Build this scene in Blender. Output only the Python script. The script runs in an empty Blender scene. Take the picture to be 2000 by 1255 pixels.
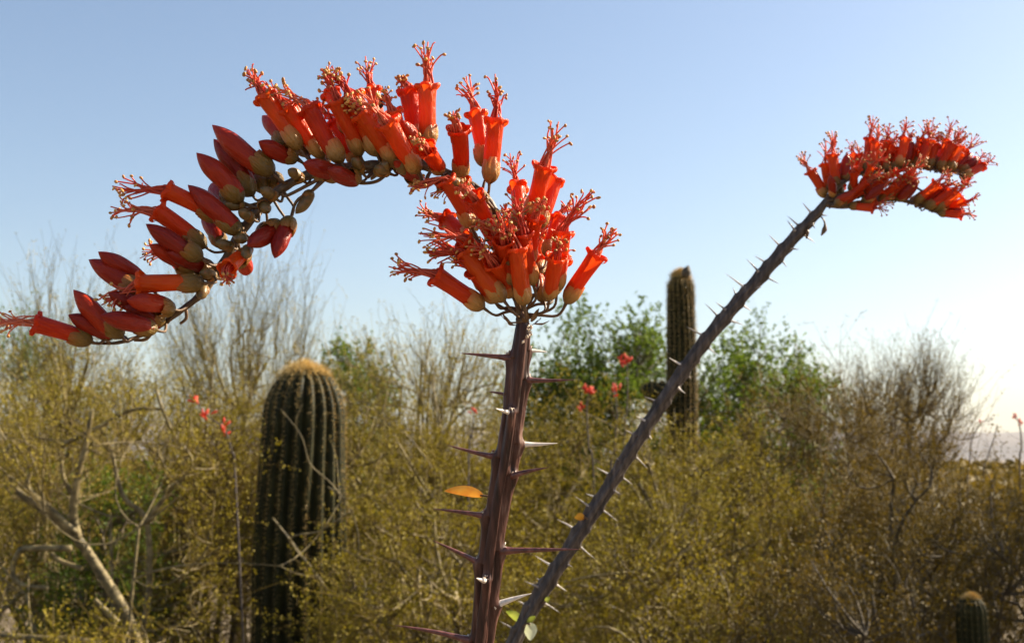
import bpy, math, random
import numpy as np
from mathutils import Vector, Matrix

random.seed(7)
rng = np.random.default_rng(7)
sc = bpy.context.scene
COL = sc.collection

# ------------------------------------------------------------------ camera, sky, sun, exposure
CAM = np.array([0.0, 0.0, 1.6])
PITCH = math.radians(6.4)
FPX = 2414.0                                   # focal length in pixels of the 2000 px wide photograph
Rv = np.array([1.0, 0, 0])
Fv = np.array([0, math.cos(PITCH), math.sin(PITCH)])
Uv = np.array([0, -math.sin(PITCH), math.cos(PITCH)])
cd = bpy.data.cameras.new('camera')
cam = bpy.data.objects.new('camera', cd); COL.objects.link(cam)
cam.location = CAM
cam.rotation_euler = (math.pi / 2 + PITCH, 0, 0)
cd.sensor_width = 36; cd.lens = 36 * FPX / 2000
cd.clip_start = 0.02; cd.clip_end = 30000
cd.dof.use_dof = True; cd.dof.focus_distance = 0.485; cd.dof.aperture_fstop = 34
sc.camera = cam

SUN_EL = math.radians(33); SUN_BACK = math.radians(21)      # from the right, a little behind the plants
sdir = Vector((math.cos(SUN_EL) * math.cos(SUN_BACK), math.cos(SUN_EL) * math.sin(SUN_BACK), math.sin(SUN_EL)))
w = bpy.data.worlds.new('World'); sc.world = w; w.use_nodes = True
nt = w.node_tree; bg = nt.nodes['Background']
sky = nt.nodes.new('ShaderNodeTexSky'); sky.sky_type = 'NISHITA'; sky.sun_disc = False
sky.sun_elevation = SUN_EL; sky.sun_rotation = math.pi / 2 - SUN_BACK
sky.altitude = 0; sky.air_density = 1.0; sky.dust_density = 1.5; sky.ozone_density = 1.0
nt.links.new(sky.outputs[0], bg.inputs[0]); bg.inputs[1].default_value = 0.052
sl = bpy.data.lights.new('sun', 'SUN'); sl.energy = 4.2; sl.angle = math.radians(0.5); sl.color = (1, 0.87, 0.66)
so = bpy.data.objects.new('sun', sl); COL.objects.link(so)
so.rotation_euler = sdir.to_track_quat('Z', 'Y').to_euler()
sc.view_settings.view_transform = 'Standard'; sc.view_settings.look = 'None'
sc.view_settings.exposure = 1.80; sc.view_settings.gamma = 1.0

def P(px, py, d):
    """point seen at pixel (px, py) of the photograph, d metres in front of the lens"""
    return CAM + d * (Fv + (px - 1000) / FPX * Rv - (py - 627.5) / FPX * Uv)

# ------------------------------------------------------------------ materials
def new_mat(name):
    m = bpy.data.materials.new(name); m.use_nodes = True
    return m, m.node_tree, m.node_tree.nodes['Principled BSDF']
def node(t, kind, **kw):
    n = t.nodes.new(kind)
    for k, v in kw.items(): setattr(n, k, v)
    return n
def ramp(t, stops, src=None):
    r = node(t, 'ShaderNodeValToRGB'); e = r.color_ramp.elements
    while len(e) < len(stops): e.new(0.5)
    for el, (p, c) in zip(e, stops):
        el.position = p; el.color = (*c, 1)
    if src is not None: t.links.new(src, r.inputs[0])
    return r
def translucent(t, bsdf, colsock, fac):
    out = t.nodes['Material Output']
    tr = node(t, 'ShaderNodeBsdfTranslucent'); mx = node(t, 'ShaderNodeMixShader'); mx.inputs[0].default_value = fac
    t.links.new(colsock, tr.inputs[0]); t.links.new(bsdf.outputs[0], mx.inputs[1]); t.links.new(tr.outputs[0], mx.inputs[2])
    t.links.new(mx.outputs[0], out.inputs['Surface'])
def bump(t, bsdf, scale, strength, dist=0.001, detail=4, coord='Object', stretch=None):
    tc = node(t, 'ShaderNodeTexCoord'); n = node(t, 'ShaderNodeTexNoise'); n.inputs['Scale'].default_value = scale; n.inputs['Detail'].default_value = detail
    if stretch:
        mp = node(t, 'ShaderNodeMapping'); mp.inputs['Scale'].default_value = stretch
        t.links.new(tc.outputs[coord], mp.inputs[0]); t.links.new(mp.outputs[0], n.inputs['Vector'])
    else: t.links.new(tc.outputs[coord], n.inputs['Vector'])
    b = node(t, 'ShaderNodeBump'); b.inputs['Strength'].default_value = strength; b.inputs['Distance'].default_value = dist
    t.links.new(n.outputs[0], b.inputs['Height']); t.links.new(b.outputs[0], bsdf.inputs['Normal'])
    return n

def petal_mat(name, dark, mid, light, tr, rough=0.30):
    m, t, b = new_mat(name)
    tc = node(t, 'ShaderNodeTexCoord'); oi = node(t, 'ShaderNodeObjectInfo')
    n = bump(t, b, 9, 0.25, 0.01, 3, stretch=(3, 3, 0.6))
    mt = node(t, 'ShaderNodeMath', operation='MULTIPLY'); t.links.new(oi.outputs['Random'], mt.inputs[0]); mt.inputs[1].default_value = 0.5
    ad = node(t, 'ShaderNodeMath', operation='MULTIPLY_ADD'); t.links.new(n.outputs[0], ad.inputs[0]); ad.inputs[1].default_value = 0.6; t.links.new(mt.outputs[0], ad.inputs[2])
    r = ramp(t, [(0.2, dark), (0.5, mid), (0.85, light)], ad.outputs[0])
    t.links.new(r.outputs[0], b.inputs['Base Color']); b.inputs['Roughness'].default_value = rough
    b.inputs['Specular IOR Level'].default_value = 0.35
    translucent(t, b, r.outputs[0], tr)
    return m
M_cor = petal_mat('corolla_red', (0.60, 0.030, 0.004), (0.76, 0.064, 0.006), (0.86, 0.120, 0.010), 0.48)
M_bud = petal_mat('bud_red', (0.22, 0.012, 0.005), (0.36, 0.020, 0.006), (0.50, 0.040, 0.008), 0.32)
M_fil = petal_mat('filament_pink', (0.66, 0.06, 0.035), (0.76, 0.12, 0.06), (0.82, 0.24, 0.13), 0.35, 0.5)

def calyx_mat(name, base, mid, top):
    m, t, b = new_mat(name)
    tc = node(t, 'ShaderNodeTexCoord'); sx = node(t, 'ShaderNodeSeparateXYZ'); t.links.new(tc.outputs['Object'], sx.inputs[0])
    n = bump(t, b, 14, 0.35, 0.01, 4, stretch=(2.5, 2.5, 0.8))
    ad = node(t, 'ShaderNodeMath', operation='MULTIPLY_ADD'); t.links.new(n.outputs[0], ad.inputs[0]); ad.inputs[1].default_value = 0.22; t.links.new(sx.outputs[2], ad.inputs[2])
    r = ramp(t, [(0.08, base), (0.30, mid), (0.50, top)], ad.outputs[0])
    t.links.new(r.outputs[0], b.inputs['Base Color']); b.inputs['Roughness'].default_value = 0.36
    translucent(t, b, r.outputs[0], 0.22)
    return m
M_cal = calyx_mat('calyx_tan', (0.16, 0.10, 0.025), (0.54, 0.27, 0.07), (0.74, 0.19, 0.05))
M_calg = calyx_mat('calyx_olive', (0.085, 0.052, 0.010), (0.23, 0.125, 0.018), (0.40, 0.12, 0.018))

def simple_mat(name, stops, scale=300, rough=0.6, bumps=0.3, dist=0.0006, tr=0, stretch=None, detail=5):
    m, t, b = new_mat(name)
    n = bump(t, b, scale, bumps, dist, detail, stretch=stretch)
    r = ramp(t, stops, n.outputs[0]); t.links.new(r.outputs[0], b.inputs['Base Color']); b.inputs['Roughness'].default_value = rough
    if tr: translucent(t, b, r.outputs[0], tr)
    return m
M_anth = simple_mat('anther_gold', [(0.32, (0.22, 0.075, 0.02)), (0.5, (0.50, 0.22, 0.045)), (0.68, (0.74, 0.42, 0.10))], 8, 0.6, 0.2)
M_ped = simple_mat('pedicel_brown', [(0.3, (0.06, 0.028, 0.012)), (0.7, (0.17, 0.085, 0.03))], 400, 0.45)
M_gbud = simple_mat('unopened_bud', [(0.3, (0.07, 0.045, 0.012)), (0.55, (0.15, 0.085, 0.02)), (0.75, (0.24, 0.085, 0.022))], 7, 0.45)
M_rachis = simple_mat('rachis_bark', [(0.3, (0.04, 0.02, 0.010)), (0.55, (0.10, 0.055, 0.026)), (0.78, (0.22, 0.14, 0.08))], 260, 0.55, 0.6, 0.0008)
M_stem = simple_mat('cane_bark', [(0.30, (0.018, 0.008, 0.006)), (0.48, (0.050, 0.018, 0.013)), (0.62, (0.098, 0.040, 0.028)), (0.80, (0.24, 0.15, 0.115))], 420, 0.42, 0.9, 0.0012, stretch=(1, 1, 0.10))
M_stem.node_tree.nodes['Principled BSDF'].inputs['Specular IOR Level'].default_value = 0.3
M_stem2 = simple_mat('cane_bark_grey', [(0.3, (0.022, 0.016, 0.014)), (0.5, (0.062, 0.045, 0.037)), (0.68, (0.115, 0.088, 0.073)), (0.82, (0.24, 0.20, 0.17))], 330, 0.7, 0.9, 0.0012, stretch=(1, 1, 0.16))
M_thr = simple_mat('thorn_red_brown', [(0.3, (0.06, 0.018, 0.014)), (0.6, (0.15, 0.05, 0.04)), (0.8, (0.28, 0.14, 0.115))], 500, 0.35)
M_thw = simple_mat('thorn_pale', [(0.3, (0.50, 0.42, 0.36)), (0.7, (0.78, 0.72, 0.66))], 500, 0.4)
M_thg = simple_mat('thorn_grey', [(0.3, (0.13, 0.11, 0.10)), (0.7, (0.42, 0.37, 0.34))], 500, 0.5)
M_scale = simple_mat('bud_scale', [(0.35, (0.25, 0.06, 0.03)), (0.5, (0.6, 0.48, 0.36)), (0.7, (0.82, 0.76, 0.66))], 900, 0.6)
M_leafy = simple_mat('leaf_yellow', [(0.3, (0.40, 0.11, 0.015)), (0.55, (0.58, 0.25, 0.03)), (0.8, (0.60, 0.36, 0.08))], 160, 0.5, tr=0.3)
M_leafo = simple_mat('leaf_orange', [(0.3, (0.75, 0.27, 0.02)), (0.7, (0.85, 0.42, 0.04))], 120, 0.5, tr=0.45)
M_leafg = simple_mat('leaf_green', [(0.3, (0.20, 0.24, 0.03)), (0.7, (0.42, 0.45, 0.08))], 120, 0.5, tr=0.45)
M_leafp = simple_mat('leaf_pale', [(0.3, (0.50, 0.52, 0.30)), (0.7, (0.68, 0.70, 0.48))], 120, 0.5, tr=0.3)

def var_mat(name, stops, tr, rough=0.6, spec=0.3):
    """colour differs from leaf to leaf through the 'var' attribute"""
    m, t, b = new_mat(name)
    at = node(t, 'ShaderNodeAttribute'); at.attribute_name = 'var'
    r = ramp(t, stops, at.outputs['Fac']); t.links.new(r.outputs[0], b.inputs['Base Color'])
    b.inputs['Roughness'].default_value = rough; b.inputs['Specular IOR Level'].default_value = spec
    if tr: translucent(t, b, r.outputs[0], tr)
    return m
LEAF = {
 'olive':  var_mat('leaf_palo_olive', [(0, (0.125, 0.103, 0.004)), (0.5, (0.224, 0.174, 0.008)), (1, (0.346, 0.260, 0.017))], 0.34),
 'brown':  var_mat('leaf_dry_olive', [(0, (0.084, 0.058, 0.005)), (0.5, (0.151, 0.103, 0.008)), (1, (0.234, 0.151, 0.017))], 0.34),
 'pale':   var_mat('leaf_palo_pale', [(0, (0.200, 0.158, 0.019)), (0.5, (0.292, 0.226, 0.028)), (1, (0.409, 0.310, 0.049))], 0.34),
 'green':  var_mat('leaf_mesquite', [(0, (0.052, 0.091, 0.006)), (0.5, (0.095, 0.148, 0.010)), (1, (0.172, 0.217, 0.021))], 0.5),
 'yellow': var_mat('leaf_creosote', [(0, (0.059, 0.042, 0.003)), (0.5, (0.130, 0.083, 0.005)), (1, (0.224, 0.140, 0.009))], 0.34)}
TWIG = {
 'olive': var_mat('twig_palo_olive', [(0, (0.067, 0.045, 0.005)), (0.5, (0.118, 0.078, 0.008)), (1, (0.185, 0.123, 0.017))], 0),
 'brown': var_mat('twig_dry', [(0, (0.046, 0.027, 0.005)), (0.5, (0.087, 0.052, 0.011)), (1, (0.138, 0.086, 0.020))], 0),
 'pale':  var_mat('twig_palo_pale', [(0, (0.146, 0.105, 0.025)), (0.5, (0.226, 0.171, 0.043)), (1, (0.328, 0.249, 0.071))], 0),
 'green': var_mat('twig_mesquite', [(0, (0.048, 0.036, 0.014)), (0.5, (0.088, 0.072, 0.024)), (1, (0.144, 0.112, 0.041))], 0),
 'yellow': var_mat('twig_creosote', [(0, (0.048, 0.036, 0.014)), (0.5, (0.096, 0.068, 0.020)), (1, (0.176, 0.120, 0.041))], 0)}
M_bark = simple_mat('palo_bark', [(0.3, (0.05, 0.038, 0.016)), (0.5, (0.15, 0.112, 0.044)), (0.75, (0.33, 0.26, 0.12))], 30, 0.7, 0.8, 0.006)
M_barkd = simple_mat('dark_bark', [(0.3, (0.04, 0.028, 0.016)), (0.6, (0.10, 0.075, 0.045)), (0.8, (0.17, 0.13, 0.08))], 30, 0.8, 0.8, 0.006)
M_sag = simple_mat('saguaro_skin', [(0.3, (0.013, 0.013, 0.004)), (0.6, (0.026, 0.025, 0.007)), (0.8, (0.050, 0.044, 0.015))], 14, 0.6, 0.5, 0.004)
M_sag.node_tree.nodes['Principled BSDF'].inputs['Specular IOR Level'].default_value = 0.15
M_sagcap = simple_mat('saguaro_wool', [(0.3, (0.28, 0.20, 0.10)), (0.7, (0.48, 0.37, 0.21))], 40, 0.8, 0.5, 0.004)
M_spine = var_mat('saguaro_spine', [(0, (0.192, 0.121, 0.035)), (0.5, (0.432, 0.287, 0.090)), (1, (0.720, 0.517, 0.190))], 0, 0.5)
M_sand = simple_mat('desert_sand', [(0.3, (0.11, 0.080, 0.046)), (0.55, (0.16, 0.118, 0.07)), (0.75, (0.24, 0.18, 0.11))], 3.0, 0.95, 0.6, 0.03, detail=9)
M_mtn = simple_mat('mountain_rock', [(0.3, (0.09, 0.07, 0.06)), (0.7, (0.17, 0.135, 0.11))], 0.004, 0.95, 0.5, 8, detail=8)
M_bee = simple_mat('bee_body', [(0.4, (0.012, 0.009, 0.007)), (0.7, (0.05, 0.035, 0.02))], 900, 0.4)
M_wing = simple_mat('bee_wing', [(0.3, (0.25, 0.2, 0.15)), (0.7, (0.4, 0.34, 0.27))], 900, 0.3, tr=0.6)
M_far = simple_mat('distant_flower_red', [(0.3, (0.55, 0.03, 0.015)), (0.7, (0.80, 0.09, 0.03))], 60, 0.5, tr=0.35)

# ------------------------------------------------------------------ mesh helpers
def make_mesh(name, V, quads=None, tris=None, mats=(), mi=None, smooth=True, var=None):
    V = np.asarray(V, dtype=np.float32).reshape(-1, 3)
    me = bpy.data.meshes.new(name)
    q = np.zeros((0, 4), np.int32) if quads is None else np.asarray(quads, np.int32).reshape(-1, 4)
    t = np.zeros((0, 3), np.int32) if tris is None else np.asarray(tris, np.int32).reshape(-1, 3)
    nf = len(q) + len(t)
    me.vertices.add(len(V)); me.vertices.foreach_set('co', V.ravel())
    me.loops.add(q.size + t.size); me.loops.foreach_set('vertex_index', np.concatenate([q.ravel(), t.ravel()]))
    me.polygons.add(nf)
    ls = np.concatenate([np.arange(len(q)) * 4, q.size + np.arange(len(t)) * 3]).astype(np.int32)
    me.polygons.foreach_set('loop_start', ls)
    for m in mats: me.materials.append(m)
    if mi is not None: me.polygons.foreach_set('material_index', np.asarray(mi, np.int32))
    me.polygons.foreach_set('use_smooth', np.full(nf, smooth))
    me.update(calc_edges=True); me.validate()
    if var is not None:
        a = me.attributes.new('var', 'FLOAT', 'POINT'); a.data.foreach_set('value', np.asarray(var, np.float32))
    return me

def link(name, me, parent=None, label=None, cat=None, group=None, kind=None):
    o = bpy.data.objects.new(name, me); COL.objects.link(o)
    if parent is not None: o.parent = parent
    if label: o['label'] = label
    if cat: o['category'] = cat
    if group: o['group'] = group
    if kind: o['kind'] = kind
    return o
def thing(name, loc, label, cat, group=None):
    o = link(name, None, None, label, cat, group); o.location = loc; o.empty_display_size = 0.05
    return o

def grid_quads(nr, nc, wrap=True, off=0):
    i, j = np.meshgrid(np.arange(nr - 1), np.arange(nc if wrap else nc - 1), indexing='ij')
    j2 = (j + 1) % nc
    return (np.stack([i * nc + j, i * nc + j2, (i + 1) * nc + j2, (i + 1) * nc + j], -1).reshape(-1, 4) + off)

class Buf:
    """collects pieces into one mesh"""
    def __init__(s): s.V = []; s.Q = []; s.T = []; s.mq = []; s.mt = []; s.n = 0; s.var = []
    def add(s, V, Q=None, T=None, m=0, var=None):
        V = np.asarray(V, float).reshape(-1, 3); s.V.append(V)
        if Q is not None and len(Q): Q = np.asarray(Q).reshape(-1, 4); s.Q.append(Q + s.n); s.mq.append(np.full(len(Q), m))
        if T is not None and len(T): T = np.asarray(T).reshape(-1, 3); s.T.append(T + s.n); s.mt.append(np.full(len(T), m))
        s.var.append(np.zeros(len(V)) if var is None else np.broadcast_to(var, (len(V),)))
        s.n += len(V)
    def mesh(s, name, mats, smooth=True, var=False):
        Q = np.concatenate(s.Q) if s.Q else None; T = np.concatenate(s.T) if s.T else None
        mi = np.concatenate((s.mq or [np.zeros(0)]) + (s.mt or [np.zeros(0)]))
        return make_mesh(name, np.concatenate(s.V), Q, T, mats, mi, smooth, np.concatenate(s.var) if var else None)

def catmull(pts, n):
    pts = np.asarray(pts, float); m = len(pts)
    ext = np.vstack([2 * pts[0] - pts[1], pts, 2 * pts[-1] - pts[-2]])
    u = np.linspace(0, m - 1, n); i = np.minimum(u.astype(int), m - 2); f = (u - i)[:, None]
    a, b, c, d = ext[i], ext[i + 1], ext[i + 2], ext[i + 3]
    return 0.5 * (2 * b + (c - a) * f + (2 * a - 5 * b + 4 * c - d) * f ** 2 + (3 * b - a - 3 * c + d) * f ** 3)
def unit(v): v = np.asarray(v, float); return v / (np.linalg.norm(v, axis=-1, keepdims=True) + 1e-12)
def frames(path):
    t = unit(np.gradient(path, axis=0)); n = np.cross(t[0], [0.3, 1, 0.1]); n = n / np.linalg.norm(n)
    N = [n]
    for k in range(1, len(path)):
        n = N[-1] - t[k] * np.dot(N[-1], t[k]); N.append(n / np.linalg.norm(n))
    N = np.array(N); return t, N, np.cross(t, N)
def tube(buf, path, rad, sides=8, m=0, cap=True, var=None):
    path = np.asarray(path, float); t, N, B = frames(path)
    rad = np.broadcast_to(rad, (len(path),))
    a = np.linspace(0, 2 * np.pi, sides, endpoint=False)
    V = path[:, None] + rad[:, None, None] * (np.cos(a)[None, :, None] * N[:, None] + np.sin(a)[None, :, None] * B[:, None])
    V = V.reshape(-1, 3); T = None
    if cap:
        n = len(V); V = np.vstack([V, path[0], path[-1]]); j = np.arange(sides); j2 = (j + 1) % sides
        L = (len(path) - 1) * sides
        T = np.vstack([np.stack([np.full(sides, n), j2, j], 1), np.stack([np.full(sides, n + 1), L + j, L + j2], 1)])
    buf.add(V, grid_quads(len(path), sides), T, m, var)
def tubes(buf, P0, C, P1, r0, r1, nseg, sides, m=0, var=None):
    """many curved twigs at once (quadratic curves)"""
    n = len(P0); u = np.linspace(0, 1, nseg + 1)[None, :, None]
    pts = (1 - u) ** 2 * P0[:, None] + 2 * u * (1 - u) * C[:, None] + u ** 2 * P1[:, None]
    d = unit(P1 - P0); ref = np.where(np.abs(d[:, 2:3]) > 0.9, [[1.0, 0, 0]], [[0, 0, 1.0]])
    N = unit(np.cross(d, ref)); B = np.cross(d, N)
    a = np.linspace(0, 2 * np.pi, sides, endpoint=False)
    ring = np.cos(a)[None, :, None] * N[:, None] + np.sin(a)[None, :, None] * B[:, None]
    rad = (np.asarray(r0).reshape(-1, 1) * (1 - u[..., 0]) + np.asarray(r1).reshape(-1, 1) * u[..., 0])
    V = pts[:, :, None] + rad[:, :, None, None] * ring[:, None]
    per = (nseg + 1) * sides
    Q = (grid_quads(nseg + 1, sides)[None] + (np.arange(n) * per)[:, None, None]).reshape(-1, 4)
    buf.add(V.reshape(-1, 3), Q, None, m, None if var is None else np.repeat(var, per))
    return pts
def lathe(prof, n, mod=None):
    """(z, r) profile turned about z; mod(theta, z, r) -> (z, r)"""
    th = np.linspace(0, 2 * np.pi, n, endpoint=False); prof = np.asarray(prof, float)
    Z = np.repeat(prof[:, :1], n, 1); Rr = np.repeat(prof[:, 1:2], n, 1); TH = np.repeat(th[None], len(prof), 0)
    if mod: Z, Rr = mod(TH, Z, Rr)
    return np.stack([Rr * np.cos(TH), Rr * np.sin(TH), Z], -1).reshape(-1, 3), grid_quads(len(prof), n)
def smooth_prof(p, n):
    p = np.asarray(p, float); return catmull(p, n)
def noise1(th, seed, k=4):
    r = np.random.default_rng(seed); s = 0
    for i in range(1, k + 1): s = s + np.sin(i * th + r.uniform(0, 6.28)) * r.uniform(0.3, 1) / i
    return s

# ------------------------------------------------------------------ ground, mountains
def build_ground():
    a = np.concatenate([-np.geomspace(9000, 3, 40), np.linspace(-2.5, 2.5, 9), np.geomspace(3, 9000, 40)])
    b = np.concatenate([-np.geomspace(2000, 2, 12), np.linspace(-1.5, 16, 40), np.geomspace(17, 9000, 40)])
    X, Y = np.meshgrid(a, b)
    amp = np.clip(np.hypot(X, Y) / 6, 0.15, 1) * np.where(np.hypot(X, Y) < 400, 1, 0.2)
    Z = 0.05 * amp * (np.sin(X * 0.9 + 1) * np.cos(Y * 0.7) + 0.5 * np.sin(X * 2.3 + Y * 1.7)) - 0.04
    V = np.stack([X, Y, Z], -1).reshape(-1, 3)
    link('ground', make_mesh('ground', V, grid_quads(len(b), len(a), False), None, [M_sand]), kind='structure')
build_ground()
def build_mountains():
    x = np.linspace(-5200, 5200, 260); y = np.linspace(6000, 7600, 26); X, Y = np.meshgrid(x, y)
    env = np.sin(np.clip((Y - 6000) / 1600, 0, 1) * np.pi) ** 0.8
    ridge = 158 - 0.010 * (X - 2600) + 7 * noise1(X / 900, 3, 6) + 4 * noise1(X / 140 + Y / 300, 9, 5)
    Z = env * ridge + env * 5 * noise1(X / 220 + Y / 130, 5, 4) - 3
    link('mountains', make_mesh('mountains', np.stack([X, Y, Z], -1).reshape(-1, 3), grid_quads(26, 260, False), None, [M_mtn]), kind='structure')
build_mountains()

# ------------------------------------------------------------------ trees and shrubs
def crown_points(r, n, rx, ry, z0, z1, seed, lump=0.22, hollow=0.35, top_bias=1.0):
    d = unit(r.normal(size=(n, 3))); rad = (hollow + (1 - hollow) * r.random(n) ** 0.6)
    th = np.arctan2(d[:, 1], d[:, 0]); ph = np.arccos(d[:, 2])
    k = 1 + lump * (noise1(th * 2 + ph, seed, 4) * 0.6 + noise1(ph * 3 - th, seed + 1, 4) * 0.5)
    p = d * (rad * k)[:, None]
    zz = (z0 + z1) / 2 + p[:, 2] * (z1 - z0) / 2
    return np.stack([p[:, 0] * rx, p[:, 1] * ry, np.maximum(zz, z0 * 0.6)], 1)

def tree(name, label, cat, loc, h, rx, ry, z0, style, seed, n2=40, n3=280, ntw=11, tl=0.26, tw=0.0022, leaves=4, ll=0.0145, lw=0.0070,
         up=0.5, group=None, bark=None, extra=None, lump=0.22, lean=(0, 0), n1=6, trunk_r=0.03, hollow=0.35, spread=0.9, cut=None):
    r = np.random.default_rng(seed)
    root = thing(name, loc, label, cat, group)
    maj = crown_points(r, n1, rx * 0.5, ry * 0.5, z0 * 0.8, z0 + (h - z0) * 0.65, seed, 0.1, 0.5)
    sec = crown_points(r, n2, rx * 0.8, ry * 0.8, z0, z0 + (h - z0) * 0.88, seed, lump, hollow)
    ter = crown_points(r, n3, rx, ry, z0, h - tl * 0.5, seed, lump, hollow)
    sh = lambda p: p + np.stack([lean[0] * p[:, 2], lean[1] * p[:, 2], 0 * p[:, 2]], 1)
    maj, sec, ter = sh(maj), sh(sec), sh(ter)
    if cut is not None: ter = ter[[not cut(p + np.asarray(loc)) for p in ter]]
    bt = Buf()
    b0 = np.tile([[0, 0, -0.08]], (n1, 1)) + r.normal(size=(n1, 3)) * [0.05, 0.05, 0]
    c0 = maj * [0.55, 0.55, 0.45] + r.normal(size=maj.shape) * 0.06
    mj = tubes(bt, b0, c0, maj, np.full(n1, trunk_r), np.full(n1, trunk_r * 0.5), 8, 7)
    # branches leave their limb part way along it
    limb = mj[:, 3:].reshape(-1, 3)
    a = limb[np.argmin(((sec[:, None] * [1, 1, 0.8] - limb[None] * [1, 1, 0.8]) ** 2).sum(-1) + 0.6 * np.maximum(0, limb[None, :, 2] - sec[:, None, 2] + 0.1), 1)]
    c1 = (a + sec) / 2 + r.normal(size=sec.shape) * 0.07 + [0, 0, -0.05]
    sj = tubes(bt, a, c1, sec, np.full(n2, trunk_r * 0.42), np.full(n2, trunk_r * 0.2), 6, 5)
    limb2 = np.vstack([sj[:, 2:].reshape(-1, 3), mj[:, 6:].reshape(-1, 3)])
    a2 = limb2[np.argmin(((ter[:, None] - limb2[None]) ** 2).sum(-1) + 0.25 * np.maximum(0, limb2[None, :, 2] - ter[:, None, 2] + 0.05), 1)]
    c2 = (a2 + ter) / 2 + r.normal(size=ter.shape) * 0.05 + [0, 0, -0.03]
    nt_ = len(ter)
    tj = tubes(bt, a2, c2, ter, np.full(nt_, trunk_r * 0.17), np.full(nt_, tw * 1.3), 5, 4)
    if extra: extra(bt, np.asarray(loc))
    tob = link('trunk', bt.mesh('trunk', [bark or M_bark]), root)
    # twigs and leaves
    bc = Buf()
    src = tj[:, 1:].reshape(-1, 3); src_d = unit(np.repeat(ter - a2, 5, 0))
    N = int(nt_ * ntw * 1.0)
    idx = r.integers(0, len(src), N)
    p0 = src[idx] + r.normal(size=(N, 3)) * 0.003
    out = unit(p0 * [1, 1, 0.5] - [0, 0, h * 0.25])
    dr = unit(src_d[idx] * 0.6 + out * 0.35 + r.normal(size=(N, 3)) * spread * 0.6 + [0, 0, up])
    L = tl * r.uniform(0.45, 1.25, N)
    p1 = p0 + dr * L[:, None]
    cc = (p0 + p1) / 2 + r.normal(size=(N, 3)) * (L * 0.12)[:, None]
    tone = np.clip(r.normal(0.5, 0.22, N) + 0.25 * noise1(idx * 0.37, seed, 3)[:] * 0.4, 0, 1)
    tw = tw * 0.47
    pts = tubes(bc, p0, cc, p1, np.full(N, tw), np.full(N, tw * 0.45), 2, 3, 0, tone)
    # side twiglets
    K = 1; M_ = N * K
    ti = np.repeat(np.arange(N), K); s = r.integers(1, 3, M_)
    q0 = pts[ti, s]; qd = unit(dr[ti] * 0.7 + r.normal(size=(M_, 3)) * 0.55 + [0, 0, up * 0.4]); qL = tl * r.uniform(0.2, 0.5, M_)
    q1 = q0 + qd * qL[:, None]
    tubes(bc, q0, (q0 + q1) / 2 + r.normal(size=(M_, 3)) * 0.008, q1, np.full(M_, tw * 0.7), np.full(M_, tw * 0.35), 1, 3, 0, tone[ti])
    if leaves:
        base = np.vstack([pts[:, 1:].reshape(-1, 3), q1, (q0 + q1) / 2]); bd = np.vstack([np.repeat(dr, 2, 0), qd, qd])
        btone = np.concatenate([np.repeat(tone, 2), tone[ti], tone[ti]])
        nl = int(N * leaves * 1.5); li = r.integers(0, len(base), nl)
        p = base[li] + r.normal(size=(nl, 3)) * 0.008
        ld = unit(bd[li] * 0.5 + r.normal(size=(nl, 3)) * 0.8); sd = unit(np.cross(ld, r.normal(size=(nl, 3))))
        l_ = 0.88 * ll * r.uniform(0.6, 1.4, nl)[:, None]; w_ = 0.95 * lw * r.uniform(0.6, 1.4, nl)[:, None] * 0.5
        nrm = np.cross(ld, sd)
        V = np.stack([p, p + ld * l_ * 0.5 + sd * w_ + nrm * l_ * 0.08, p + ld * l_, p + ld * l_ * 0.5 - sd * w_ + nrm * l_ * 0.08], 1).reshape(-1, 3)
        lt = np.clip(btone[li] * 0.6 + r.random(nl) * 0.45, 0, 1)
        if loc[1] > 4.9:                 # farther off a leaf is one small triangle
            V = V.reshape(-1, 4, 3)[:, [0, 1, 3]]; V[:, 0] -= (V[:, 1] + V[:, 2] - 2 * V[:, 0]) * 0.25
            bc.add(V.reshape(-1, 3), None, np.arange(nl * 3).reshape(-1, 3), 1, np.repeat(lt, 3))
        else: bc.add(V, np.arange(nl * 4).reshape(-1, 4), None, 1, np.repeat(lt, 4))
    link('crown', bc.mesh('crown', [TWIG[style], LEAF[style]], smooth=False, var=True), root, kind='stuff')
    return root

def spot(px, d, py=None):
    p = P(px, 900, d); return (p[0], p[1], 0.0)
def hgt(py, d):                          # height of a top seen at row py
    return P(1000, py, d)[2]
def wid(npx, d): return npx * d / FPX

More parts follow.
